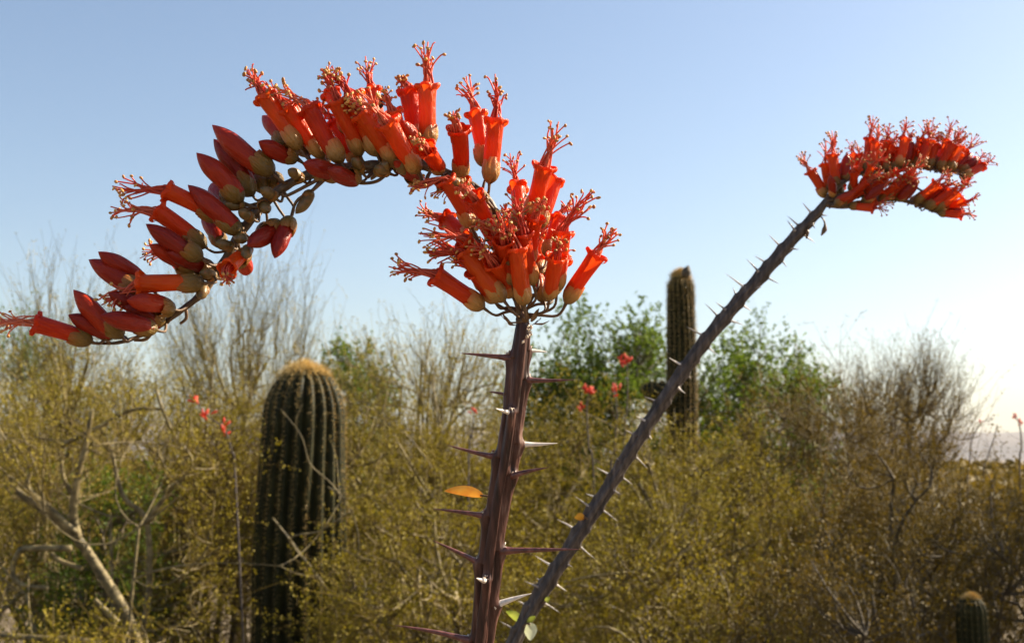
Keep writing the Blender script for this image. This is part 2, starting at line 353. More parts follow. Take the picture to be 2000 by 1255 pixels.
def left_limbs(bt, loc):                 # the thick bare limbs of the palo verde
    def limb(pts, r0, r1, d=4.7, dd=0.0):
        p = np.array([P(x, y, d + dd * k / max(1, len(pts) - 1)) for k, (x, y) in enumerate(pts)]) - loc
        tube(bt, catmull(p, len(pts) * 6), np.linspace(r0, r1, len(pts) * 6), 8)
    limb([(285, 1640), (275, 1450), (268, 1270), (240, 1190), (195, 1115), (150, 1050), (100, 1005), (38, 962), (20, 930)], 0.030, 0.011)
    limb([(152, 1052), (143, 1000), (152, 930), (167, 872), (180, 800)], 0.019, 0.008)
    limb([(148, 1040), (95, 990), (55, 955), (60, 920), (70, 895)], 0.014, 0.006, 4.68)
    limb([(150, 980), (125, 935), (120, 900)], 0.011, 0.005, 4.7)
    limb([(268, 1265), (285, 1200), (292, 1120), (285, 1015), (245, 975), (228, 930), (218, 880), (195, 830)], 0.015, 0.006, 4.85, 0.15)
    limb([(285, 1020), (330, 960), (375, 905), (340, 850), (318, 800), (305, 760)], 0.012, 0.005, 4.9)
    limb([(160, 1110), (120, 1095), (100, 1080)], 0.011, 0.007, 4.7)
    limb([(140, 1070), (70, 1070), (40, 1075), (25, 1110), (40, 1140), (95, 1148)], 0.013, 0.008, 4.62)
    limb([(230, 1215), (205, 1190), (185, 1170)], 0.013, 0.008, 4.6)
    limb([(270, 1300), (180, 1255), (70, 1245), (-40, 1238)], 0.018, 0.010, 4.5)
    limb([(120, 870), (200, 830), (260, 800), (320, 798)], 0.010, 0.005, 4.8)
def gap_left(p):                            # open space round the bare limbs
    rel = p - CAM; d = rel @ Fv; x = 1000 + FPX * (rel @ Rv) / d; y = 627.5 - FPX * (rel @ Uv) / d
    return (x < 330 and 890 < y < 1240 and d < 5.2) or gap_sag(p)

def pix(p):
    rel = p - CAM; d = rel @ Fv
    return 1000 + FPX * (rel @ Rv) / d, 627.5 - FPX * (rel @ Uv) / d, d
def gap_sag(p):                          # keeps the near saguaro clear
    x, y, d = pix(p); return d < 5.5 and ((430 < x < 720 and y < 960) or 430 < x < 655)
def gap_short(p):                        # keeps the short dark saguaro clear
    x, y, d = pix(p); return 1825 < x < 1950 and y > 1120 and d < 4.4
def gap_far(p):                          # keeps the far saguaro clear
    x, y, d = pix(p); return 1235 < x < 1395 and y < 850 and d < 10.1
tree('palo_verde_tree', 'olive palo verde with thick bare pale limbs left of the near saguaro', 'tree', spot(275, 4.7), hgt(690, 4.9), 1.0, 0.8, 0.75, 'olive', 11,
     n2=16, n3=300, ntw=12, tl=0.24, tw=0.0024, leaves=8, extra=left_limbs, trunk_r=0.010, n1=4, lean=(-0.16, 0.05), cut=gap_left)
tree('palo_verde_tree', 'dense olive palo verde behind the bare pale limbs', 'tree', spot(170, 6.4), hgt(640, 6.4), 1.25, 0.8, 0.35, 'olive', 12, n2=50, n3=420, ntw=10, tl=0.27, tw=0.0026, leaves=13, up=0.6)
tree('palo_verde_tree', 'wispy pale palo verde with upright twigs rising behind the near saguaro', 'tree', spot(480, 8.2), hgt(505, 8.2), 0.55, 0.55, 0.9, 'pale', 13,
     n2=30, n3=150, ntw=8, tl=0.60, tw=0.0034, leaves=5, up=1.7, spread=0.45, lump=0.1)
tree('palo_verde_tree', 'tall thin pale palo verde behind the dense olive bushes', 'tree', spot(120, 8.6), hgt(500, 8.6), 0.45, 0.5, 0.9, 'pale', 14,
     n2=26, n3=110, ntw=8, tl=0.50, tw=0.0034, leaves=6, up=1.7, spread=0.45)
tree('mesquite_tree', 'green mesquite far behind the tall thin palo verde', 'tree', spot(-20, 11), hgt(570, 11), 1.1, 0.9, 0.7, 'green', 15, n2=36, n3=240, ntw=11, tl=0.26, tw=0.003, leaves=8, ll=0.03, lw=0.012, bark=M_barkd)
tree('mesquite_tree', 'small dark green mesquite peeking over beside the near saguaro', 'tree', spot(690, 11), hgt(628, 11), 0.42, 0.5, 0.9, 'green', 16, n2=24, n3=120, ntw=11, tl=0.2, tw=0.003, leaves=10, ll=0.040, lw=0.021, bark=M_barkd, up=0.8)
tree('palo_verde_tree', 'wispy olive palo verde right behind the flowering thorny stem', 'tree', spot(850, 7.6), hgt(590, 7.6), 0.62, 0.6, 0.8, 'pale', 17, n2=34, n3=190, ntw=10, tl=0.36, tw=0.0034, leaves=8, up=1.2, spread=0.6)
def sag_twigs(bt, loc):                  # bare branches crossing before the near saguaro
    def limb(pts, r0, r1, d):
        p = np.array([P(x, y, d) for x, y in pts]) - loc; tube(bt, catmull(p, len(pts) * 6), np.linspace(r0, r1, len(pts) * 6), 6)
    limb([(860, 1700), (760, 1400), (690, 1230), (612, 1115), (575, 1065), (532, 1010)], 0.012, 0.004, 4.7)
    limb([(610, 1112), (568, 1052), (620, 1038), (655, 1018), (684, 998)], 0.004, 0.003, 4.69)
    limb([(690, 1230), (668, 1190), (690, 1140), (700, 1060), (690, 1000)], 0.006, 0.003, 4.72)
    limb([(690, 1000), (648, 945), (606, 905), (588, 850), (548, 798)], 0.003, 0.0013, 4.74)
    limb([(640, 950), (676, 972), (720, 965)], 0.003, 0.002, 4.74)
    limb([(580, 850), (578, 820), (590, 790)], 0.002, 0.0015, 4.74)
tree('palo_verde_tree', 'dry olive palo verde between the near saguaro and the thorny stem', 'tree', spot(800, 6.0), hgt(725, 6.0), 0.72, 0.6, 0.4, 'olive', 18, n2=44, n3=340, ntw=11, tl=0.24, tw=0.0024, leaves=11, up=0.6)
tree('palo_verde_tree', 'low arching olive palo verde in front of the near saguaro foot', 'tree', spot(870, 4.6), hgt(905, 4.6), 0.62, 0.5, 0.35, 'olive', 19, n2=40, n3=300, ntw=11, tl=0.22, tw=0.002, leaves=6, up=0.25, cut=gap_sag, extra=sag_twigs)
tree('mesquite_tree', 'broad bright green mesquite behind the far saguaro', 'tree', spot(1190, 10.5), hgt(585, 10.5), 0.95, 0.8, 0.6, 'green', 20, n2=46, n3=360, ntw=12, tl=0.26, tw=0.003, leaves=11, ll=0.040, lw=0.021, bark=M_barkd, up=0.6, cut=gap_far)
tree('mesquite_tree', 'green mesquite between the far saguaro and the brownish palo verde', 'tree', spot(1500, 11), hgt(615, 11), 0.62, 0.6, 0.7, 'green', 21, n2=30, n3=200, ntw=11, tl=0.26, tw=0.003, leaves=10, ll=0.040, lw=0.021, bark=M_barkd, cut=gap_far)
tree('palo_verde_tree', 'olive palo verde in front of the bright green mesquite', 'tree', spot(1120, 6.6), hgt(745, 6.6), 0.72, 0.6, 0.4, 'olive', 22, n2=44, n3=330, ntw=10, tl=0.24, tw=0.0024, leaves=11, up=0.6, cut=gap_far)
tree('palo_verde_tree', 'yellowish palo verde around the foot of the far saguaro', 'tree', spot(1370, 5.6), hgt(790, 5.6), 0.62, 0.55, 0.3, 'olive', 23, n2=44, n3=330, ntw=10, tl=0.22, tw=0.0022, leaves=11, up=0.5, cut=gap_far)
tree('palo_verde_tree', 'brownish dense palo verde left of the wispy leaning one', 'tree', spot(1610, 7.4), hgt(672, 7.4), 0.66, 0.6, 0.3, 'brown', 24, n2=44, n3=340, ntw=10, tl=0.26, tw=0.0026, leaves=11, up=0.7, cut=gap_far)
tree('palo_verde_tree', 'wispy palo verde leaning towards the pale distant mountains', 'tree', spot(1705, 9.0), hgt(675, 9.0), 0.52, 0.5, 1.35, 'brown', 25, n2=30, n3=150, ntw=10, tl=0.34, tw=0.0034, leaves=7, up=1.1, spread=0.6, lean=(0.11, 0))
tree('creosote_bush', 'yellow olive creosote bush below the wispy leaning palo verde', 'bush', spot(1740, 5.2), hgt(845, 5.2), 0.55, 0.5, 0.2, 'yellow', 26, n2=40, n3=300, ntw=12, tl=0.2, tw=0.002, leaves=9, ll=0.013, lw=0.008, up=0.7, bark=M_barkd)
tree('creosote_bush', 'yellow olive creosote bush in front of the pale mountains', 'bush', spot(1985, 4.6), hgt(868, 4.6), 0.50, 0.45, 0.2, 'yellow', 27, n2=36, n3=250, ntw=11, tl=0.18, tw=0.002, leaves=7, ll=0.013, lw=0.008, up=0.7, bark=M_barkd, cut=gap_short)
tree('creosote_bush', 'creosote bush behind the one in front of the pale mountains', 'bush', spot(1870, 7.2), hgt(872, 7.2), 0.75, 0.5, 0.2, 'yellow', 31, n2=36, n3=180, ntw=11, tl=0.2, tw=0.002, leaves=8, ll=0.014, lw=0.009, up=0.7, bark=M_barkd)
tree('palo_verde_tree', 'low olive shrub of fine arching twigs under the bare pale limbs', 'tree', spot(40, 4.1), hgt(1150, 4.1), 0.42, 0.4, 0.1, 'olive', 32, n2=24, n3=150, ntw=12, tl=0.2, tw=0.002, leaves=5, up=0.3)
tree('creosote_bush', 'low dark creosote bush beside the short dark cactus', 'bush', spot(1640, 4.0), hgt(1010, 4.0), 0.5, 0.4, 0.15, 'yellow', 28, n2=36, n3=260, ntw=12, tl=0.17, tw=0.0018, leaves=6, ll=0.012, lw=0.007, up=0.6, bark=M_barkd, cut=gap_short)
tree('palo_verde_tree', 'low dry olive palo verde below the slanting thorny cane', 'tree', spot(1290, 4.2), hgt(955, 4.2), 0.52, 0.45, 0.2, 'olive', 29, n2=40, n3=300, ntw=12, tl=0.2, tw=0.002, leaves=5, up=0.35)
tree('creosote_bush', 'dark creosote bush filling the gap right of the near saguaro shadow', 'bush', spot(420, 6.2), hgt(800, 6.2), 0.6, 0.5, 0.2, 'brown', 30, n2=40, n3=300, ntw=12, tl=0.22, tw=0.0022, leaves=6, up=0.6, bark=M_barkd)

# unseen trees added outside the picture to shade the lower bushes
tree('palo_verde_tree', 'tall palo verde added for shade outside the picture beyond the creosote bushes', 'tree', (4.6, 5.6, 0), 3.7, 1.5, 1.2, 0.6, 'olive', 41, n2=44, n3=220, ntw=9, tl=0.3, tw=0.003, leaves=6, ll=0.022, lw=0.011, up=0.6)
tree('palo_verde_tree', 'bushy palo verde added for shade outside the picture beside the short dark saguaro', 'tree', (3.05, 4.3, 0), 2.5, 0.95, 0.9, 0.4, 'olive', 42, n2=40, n3=240, ntw=10, tl=0.26, tw=0.003, leaves=7, ll=0.022, lw=0.012, up=0.6)
tree('mesquite_tree', 'small bright green mesquite shrub glimpsed through the bare pale limbs', 'tree', spot(225, 5.6), hgt(880, 5.6), 0.30, 0.25, 0.5, 'green', 43, n2=20, n3=110, ntw=9, tl=0.16, tw=0.002, leaves=11, ll=0.02, lw=0.01, bark=M_barkd)
def scrub():                             # the plain beyond, bush after bush until they merge
    r = np.random.default_rng(77); b = Buf(); n = 1500
    y = 16 * (420 / 16) ** r.random(n); x = r.uniform(-0.62, 0.62, n) * y; h = r.uniform(0.7, 1.75, n); w_ = h * r.uniform(0.6, 1.1, n); k = 46
    dv = unit(r.normal(size=(n, k, 3))); dv[..., 2] = np.abs(dv[..., 2])
    c = np.stack([x, y, 0 * x], 1)[:, None] + dv * (r.uniform(0.45, 1, (n, k, 1)) * np.stack([w_, w_, h], 1)[:, None])
    sz = (0.10 + 0.0022 * y)[:, None, None] * r.uniform(0.6, 1.3, (n, k, 1))
    a1 = unit(r.normal(size=(n, k, 3))) * sz; a2 = unit(np.cross(a1, r.normal(size=(n, k, 3)))) * sz
    V = np.stack([c + a1, c + a2 * 0.6, c - a1, c - a2 * 0.6], 2).reshape(-1, 3)
    b.add(V, np.arange(len(V)).reshape(-1, 4), None, 0, np.repeat(r.random((n * k)), 4))
    link('desert_scrub', b.mesh('desert_scrub', [LEAF['brown']], False, True), None, 'olive scrub covering the plain towards the mountains', 'scrub', kind='stuff')
scrub()

# ------------------------------------------------------------------ saguaros
def wobble(z): return 0.030 * np.sin(z * 3.3 + 0.7) + 0.015 * np.sin(z * 8.1)
def saguaro_body(R, H, nrib, seed, taper=0.10, lean=(0, 0), dome=0.64, seg=8):
    n = nrib * seg; th = np.linspace(0, 2 * np.pi, n, endpoint=False)
    k = 34; zd = H - dome * R * 1.9
    zs = np.concatenate([np.linspace(-0.1, zd, 60)[:-1], zd + (H - zd) * np.sin(np.linspace(0, np.pi / 2, k))])
    rr = np.where(zs <= zd, 1 - taper * (np.clip(zs / zd, 0, 1) ** 2), 0)
    u = np.clip((zs - zd) / (H - zd), 0, 1); rr = np.where(zs > zd, (1 - taper) * np.sqrt(np.maximum(0.0, 1 - u ** 2.2)), rr); rr[-1] = 0.0
    rr = rr * (1 + 0.025 * np.sin(zs * 4.1 + seed))
    prof = (0.80 + 0.20 * np.abs(np.cos(th * nrib / 2)) ** 0.75)[None] * (1 + 0.018 * np.sin(th[None] * 3 + zs[:, None] * 5 + seed) + 0.012 * np.sin(th[None] * 7 - zs[:, None] * 9))
    ax = np.stack([lean[0] * zs / H * zs, lean[1] * zs / H * zs, zs], 1)
    Rm = R * rr[:, None] * prof; TH = th[None] + wobble(zs)[:, None]
    V = ax[:, None] + np.stack([Rm * np.cos(TH), Rm * np.sin(TH), 0 * Rm], -1)
    return V, th, zs, rr, ax
def saguaro_spines(b, R, H, nrib, rr, zs, ax, r, step=0.020, ln=0.024, wd=0.0008, zmin=0.3):
    zz = np.arange(zmin, H - 0.004, step)
    # closer rows over the dome, where the surface runs flat
    dz = np.linspace(0, 1, 15); zz = np.concatenate([zz[zz < H - 0.2 * R], H - 0.2 * R * (1 - dz) ** 2])
    rad = np.interp(zz, zs, rr) * R; cx = np.stack([np.interp(zz, zs, ax[:, i]) for i in range(3)], 1)
    slope = np.gradient(rad, zz + np.arange(len(zz)) * 1e-7)
    out = []
    for k in range(nrib):
        t = 2 * np.pi * k / nrib
        tt = t + wobble(zz); e = np.stack([np.cos(tt), np.sin(tt), 0 * tt], 1)
        p = cx + (rad)[:, None] * e
        nz = np.clip(-slope, -0.2, 6); nrm = unit(e + nz[:, None] * [0, 0, 1])
        out.append(np.concatenate([p, nrm, np.clip((zz - (H - 1.3 * R)) / (1.3 * R), 0, 1)[:, None]], 1))
    out = np.vstack(out); S = 10; A = np.repeat(out, S, 0); n = len(A)
    dm = A[:, 6]; A = A[:, :6]; d = unit(A[:, 3:] * 0.8 + r.normal(size=(n, 3)) * 0.62); L = (ln * r.uniform(0.5, 1.3, n) * (1 + 0.7 * dm))[:, None]
    s = unit(np.cross(d, r.normal(size=(n, 3)))) * wd; s2 = np.cross(d, s)
    p = A[:, :3] - A[:, 3:] * 0.004
    V = np.stack([p + s, p - s * 0.5 + s2 * 0.87, p - s * 0.5 - s2 * 0.87, p + d * L], 1).reshape(-1, 3)
    T = (np.array([[0, 1, 3], [1, 2, 3], [2, 0, 3]])[None] + (np.arange(n) * 4)[:, None, None]).reshape(-1, 3)
    b.add(V, None, T, 0, np.repeat(np.clip(r.random(n) * 0.75 + 0.45 * dm, 0, 1), 4))
def saguaro(label, loc, R, H, nrib, seed, lean=(0, 0), **kw):
    r = np.random.default_rng(seed); root = thing('saguaro', loc, label, 'cactus', 'saguaros among the bushes')
    V, th, zs, rr, ax = saguaro_body(R, H, nrib, seed, lean=lean)
    link('body', make_mesh('body', V.reshape(-1, 3), grid_quads(len(zs), len(th)), None, [M_sag]), root)
    b = Buf(); saguaro_spines(b, R, H, nrib, rr, zs, ax, r, **kw)
    link('spines', b.mesh('spines', [M_spine], smooth=False, var=True), root, kind='stuff')
    return root
d = 5.3
saguaro('thick ribbed saguaro with a sunlit tan woolly crown and dark shaded trunk', spot(588, d), wid(92, d), hgt(713, d), 20, 3, lean=(0.006, 0))
d = 9.6
s2 = saguaro('tall slender saguaro with one stubby arm behind the slanting cane', spot(1332, d), wid(30, d), hgt(527, d), 17, 5, lean=(0.004, 0), ln=0.030, wd=0.0017, step=0.026, zmin=1.0)
def far_saguaro_extras(root, d):
    loc = np.array(root.location); r = np.random.default_rng(8)
    # stubby arm: leaves the trunk sideways and ends in a round knob
    b = Buf(); pts = np.array([P(1318, 775, d), P(1300, 772, d - 0.02), P(1284, 766, d - 0.03), P(1273, 758, d - 0.03), P(1270, 745, d - 0.03)]) - loc
    path = catmull(pts, 26); t, N, B = frames(path)
    u = np.linspace(0, 1, 26); rad = wid(24, d) * np.where(u < 0.25, 0.75 + u, 1.0) * np.sqrt(np.clip(1 - np.clip((u - 0.55) / 0.45, 0, 1) ** 2.4, 0.0, 1))
    n = 12 * 6; a = np.linspace(0, 2 * np.pi, n, endpoint=False); pf = 0.82 + 0.18 * np.abs(np.cos(a * 6)) ** 0.75
    V = path[:, None] + (rad[:, None] * pf[None])[..., None] * (np.cos(a)[None, :, None] * N[:, None] + np.sin(a)[None, :, None] * B[:, None])
    b.add(V.reshape(-1, 3), grid_quads(26, n)); arm = link('arm', b.mesh('arm', [M_sag]), root)
    b = Buf()
    k = 420; ii = r.integers(4, 26, k); jj = r.integers(0, 12, k) * 6
    p = V[ii, jj]; nr = unit(p - path[ii] + t[ii] * (np.clip(ii - 16, 0, 9) / 9)[:, None] * 0.08); dd = unit(nr * 0.8 + r.normal(size=(k, 3)) * 0.6)
    s = unit(np.cross(dd, r.normal(size=(k, 3)))) * 0.002; L = 0.03 * r.uniform(0.5, 1.3, k)[:, None]
    b.add(np.stack([p + s, p - s, p + dd * L], 1).reshape(-1, 3), None, np.arange(k * 3).reshape(-1, 3), 0, np.repeat(r.random(k), 3))
    link('arm_spines', b.mesh('arm_spines', [M_spine], False, True), arm, kind='stuff')
    # dark flower bud standing on the top
    V, Q = lathe(smooth_prof([(0, 0.02), (0.02, 0.034), (0.05, 0.036), (0.075, 0.022), (0.10, 0.001)], 14), 12)
    V = V @ np.array(Matrix.Rotation(0.35, 3, 'Y')).T; top = P(1337, 541, d) - loc
    link('flower_bud', make_mesh('flower_bud', V + top, Q, None, [M_barkd]), root)
far_saguaro_extras(s2, d)
d = 4.05
saguaro('short dark saguaro sunk among the creosote bushes', spot(1886, d), wid(34, d), hgt(1158, d), 16, 6, ln=0.010, wd=0.0005)

# ------------------------------------------------------------------ distant ocotillo canes with red tips
def far_cane(label, pts, d, nfl, fl=0.03, rad=0.006, reds=None, seed=1, group='ocotillo canes among the far bushes'):
    r = np.random.default_rng(seed)
    top = np.array([P(x, y, d) for x, y in pts]); base = np.array([top[-1][0] + (top[-1][0] - top[0][0]) * 0.6, top[-1][1] + 0.05, -0.05])
    root = thing('ocotillo_cane', (base[0], base[1], 0), label, 'ocotillo', group); loc = np.array(root.location)
    path = catmull(np.vstack([top, base]) - loc, 40)
    b = Buf(); tube(b, path, np.linspace(rad * 0.6, rad * 1.6, 40), 6); link('stem', b.mesh('stem', [M_stem2]), root)
    for (x, y, k, s) in (reds or []):
        b = Buf(); c = P(x, y, d - 0.01) - loc
        for i in range(k):
            dv = unit(np.array([r.normal() * 0.7, r.normal() * 0.6, abs(r.normal()) * 0.6 + 0.35])); st = c + r.normal(size=3) * s * 0.35
            V, Q = lathe([(0, 0.06), (0.2, 0.15), (0.7, 0.16), (0.95, 0.24), (1.0, 0.20), (1.3, 0.10), (1.5, 0.01)], 7)
            q = np.array(Vector(dv).to_track_quat('Z', 'Y').to_matrix()); b.add((V * fl) @ q.T + st, Q)
        link('flower_cluster', b.mesh('flower_cluster', [M_far]), root)
far_cane('slanting far ocotillo cane with three red clusters left of the near saguaro', [(376, 772), (400, 806), (437, 838), (452, 880), (462, 980)], 4.55, 0, 0.022, 0.003, [(384, 786, 5, 0.03), (400, 811, 8, 0.03), (437, 836, 6, 0.035)], 1)
far_cane('far ocotillo cane with a lone red cluster high before green mesquite', [(1224, 705), (1226, 740), (1224, 800), (1215, 900), (1205, 1000)], 6.3, 0, 0.028, 0.004, [(1224, 710, 9, 0.035)], 2)
far_cane('far ocotillo cane with a pair of red clusters', [(1152, 760), (1146, 800), (1150, 870), (1160, 960)], 5.9, 0, 0.026, 0.004, [(1145, 767, 6, 0.03), (1157, 764, 6, 0.03), (1134, 798, 5, 0.02)], 3)
far_cane('far ocotillo cane with a small red cluster next to the stubby saguaro arm', [(1201, 760), (1205, 810), (1200, 880), (1192, 960)], 5.9, 0, 0.025, 0.004, [(1201, 766, 6, 0.025)], 4)
far_cane('far ocotillo cane with a tiny dull red cluster left of the thorny stem', [(926, 797), (922, 850), (915, 930)], 5.3, 0, 0.02, 0.003, [(926, 803, 4, 0.02)], 5)
far_cane('thin far ocotillo cane with drooping reddish tip against the pale mountains', [(1983, 812), (1991, 828), (1995, 870), (1992, 940)], 9.5, 0, 0.03, 0.006, [(1985, 818, 5, 0.03), (1991, 830, 4, 0.03)], 6)
far_cane('thin crooked far ocotillo cane with a small dry tip before the mountains', [(1917, 822), (1908, 838), (1898, 860), (1893, 905), (1890, 960)], 9.5, 0, 0.022, 0.005, [(1916, 824, 4, 0.025)], 7)
far_cane('bare straight far ocotillo cane crossing the pale mountains', [(1948, 828), (1940, 860), (1928, 895), (1920, 950)], 9.5, 0, 0.02, 0.005, None, 8)

# ------------------------------------------------------------------ ocotillo flowers: shared pieces, 1 unit long from stalk to mouth
def proto_corolla(seed):
    r = np.random.default_rng(seed); n = 40
    prof = smooth_prof([(0.10, 0.09), (0.22, 0.125), (0.40, 0.134), (0.60, 0.136), (0.80, 0.142), (0.90, 0.148), (0.955, 0.160), (0.99, 0.185), (0.992, 0.208), (0.965, 0.222), (0.935, 0.218)], 30)
    ph = r.uniform(0, 6.28); am = r.uniform(0.7, 1.3, 5)
    def mod(TH, Z, Rr):
        u = np.clip((np.arange(len(Z)) - 17) / 12, 0, 1)[:, None]
        lobe = np.abs(np.cos(2.5 * (TH + ph))) ** 0.6; idx = ((TH + ph) / (2 * np.pi / 5) + 0.5).astype(int) % 5
        Rr = Rr * (1 - u * 0.52 * (1 - lobe) + u * 0.10 * (am[idx] - 1))
        Z = Z - u * 0.085 * (1 - lobe) + u * 0.018 * np.sin(3 * TH + ph)
        Rr = Rr * (1 + 0.015 * np.sin(5 * TH + ph + 1.2) + 0.02 * np.sin(2 * TH + 7 * Z + ph))
        return Z, Rr
    V, Q = lathe(prof, n, mod)
    V[:, 0] += 0.03 * np.sin(V[:, 2] * 2.2 + ph)
    return make_mesh('flower', V, Q, None, [M_cor])
def proto_bud(seed, mat=None):
    r = np.random.default_rng(seed); ph = r.uniform(0, 6.28)
    prof = smooth_prof([(0.12, 0.11), (0.28, 0.140), (0.45, 0.150), (0.60, 0.152), (0.72, 0.138), (0.84, 0.098), (0.94, 0.045), (1.0, 0.002)], 28)
    def mod(TH, Z, Rr):
        tw = np.abs(np.cos(2.5 * (TH + ph + 1.1 * Z))) ** 0.5
        return Z, Rr * (0.93 + 0.08 * tw) * (1 + 0.03 * np.sin(TH + ph + 3 * Z))
    V, Q = lathe(prof, 30, mod); V[:, 0] += 0.05 * np.sin(V[:, 2] * 1.8 + ph)
    return make_mesh('bud', V, Q, None, [mat or M_bud])
def proto_calyx(seed, mat, wide=1.0):
    """five overlapping sepals closing round the tube"""
    b = Buf(); r = np.random.default_rng(seed); ph = r.uniform(0, 6.28)
    for k in range(5):
        c = ph + k * 2 * np.pi / 5; na, nz = 9, 12
        a = np.linspace(-1, 1, na); z = np.linspace(0, 1, nz); A, Zz = np.meshgrid(a, z)
        top = r.uniform(0.32, 0.40)
        half = (0.98 * np.sqrt(np.clip(1 - (Zz * 0.92) ** 4, 0, 1)))
        th = c + A * half * 0.85
        pr = np.interp(Zz, [0, 0.06, 0.2, 0.45, 0.75, 0.92, 1.0], [0.035, 0.075, 0.128, 0.168, 0.170, 0.160, 0.156])
        rr = pr * wide + 0.010 * (1 - A ** 2) + 0.006 * A + (0.004 if k % 2 else 0)
        V = np.stack([rr * np.cos(th), rr * np.sin(th), Zz * top + 0.012 * A * (1 - Zz)], -1).reshape(-1, 3)
        b.add(V, grid_quads(nz, na, False))
    return b.mesh('calyx', [mat])
COR = [proto_corolla(s) for s in range(5)]
BUD = [proto_bud(s) for s in range(4)]; BUDG = [proto_bud(s + 9, M_gbud) for s in range(4)]
CAL = [proto_calyx(s, M_cal, 0.82) for s in range(3)]; CALG = [proto_calyx(s + 5, M_calg, 0.88) for s in range(3)]
def uvball(c, rx, rz, dv, ns=6, nr=5):
    ph = np.linspace(0, np.pi, nr); V, Q = lathe([(-math.cos(p), math.sin(p)) for p in ph], ns)
    V = V * [rx, rx, rz]; q = np.array(Vector(dv).to_track_quat('Z', 'Y').to_matrix()); return V @ q.T + c, Q
def stamen_mesh(T, n, seed, thick=0.0165, spread=0.9, anth=0.027):
    r = np.random.default_rng(seed); b = Buf(); T = np.asarray(T, float)
    Lm = np.linalg.norm(T - [0, 0, 0.9]); ax = unit(T - np.array([0, 0, 0.9]))
    e1 = unit(np.cross(ax, [0.3, 1, 0.2])); e2 = np.cross(ax, e1)
    for i in range(n):
        a = i * 2.399 + r.uniform(-0.3, 0.3); rad0 = r.uniform(0.02, 0.105)
        s = np.array([math.cos(a) * rad0, math.sin(a) * rad0, 0.72]); k = r.uniform(0.55, 1.05)
        sp = spread * Lm * r.uniform(0.05, 0.42) * (1.25 - 0.5 * k)
        e = np.array([0, 0, 0.9]) + ax * Lm * k + (e1 * math.cos(a) + e2 * math.sin(a)) * sp
        c1 = s + np.array([0, 0, 0.28]); c2 = (c1 + e) / 2 + ax * Lm * 0.10 + r.normal(size=3) * 0.03
        hook = e + (e - c2) * 0.12 + (e1 * math.cos(a) + e2 * math.sin(a)) * 0.05 * r.uniform(-0.4, 1.2)
        path = catmull([s, c1, c2, e, hook], 12)
        tube(b, path, np.linspace(thick, thick * 0.65, 12), 4, 0, False)
        if r.random() < 0.9:
            dv = unit(hook - e + r.normal(size=3) * 0.05); V, Q = uvball(hook, anth * r.uniform(0.75, 1.15), anth * r.uniform(1.1, 1.7), dv); b.add(V, Q, None, 1)
    # style, a little longer than the stamens
    path = catmull([[0, 0, 0.6], [0, 0, 1.0], np.array([0, 0, 0.9]) + ax * Lm * 0.7, np.array([0, 0, 0.9]) + ax * Lm * 1.12 + e1 * 0.04], 10)
    tube(b, path, np.linspace(thick * 1.2, thick * 0.7, 10), 4, 0)
    return b.mesh('stamens', [M_fil, M_anth])

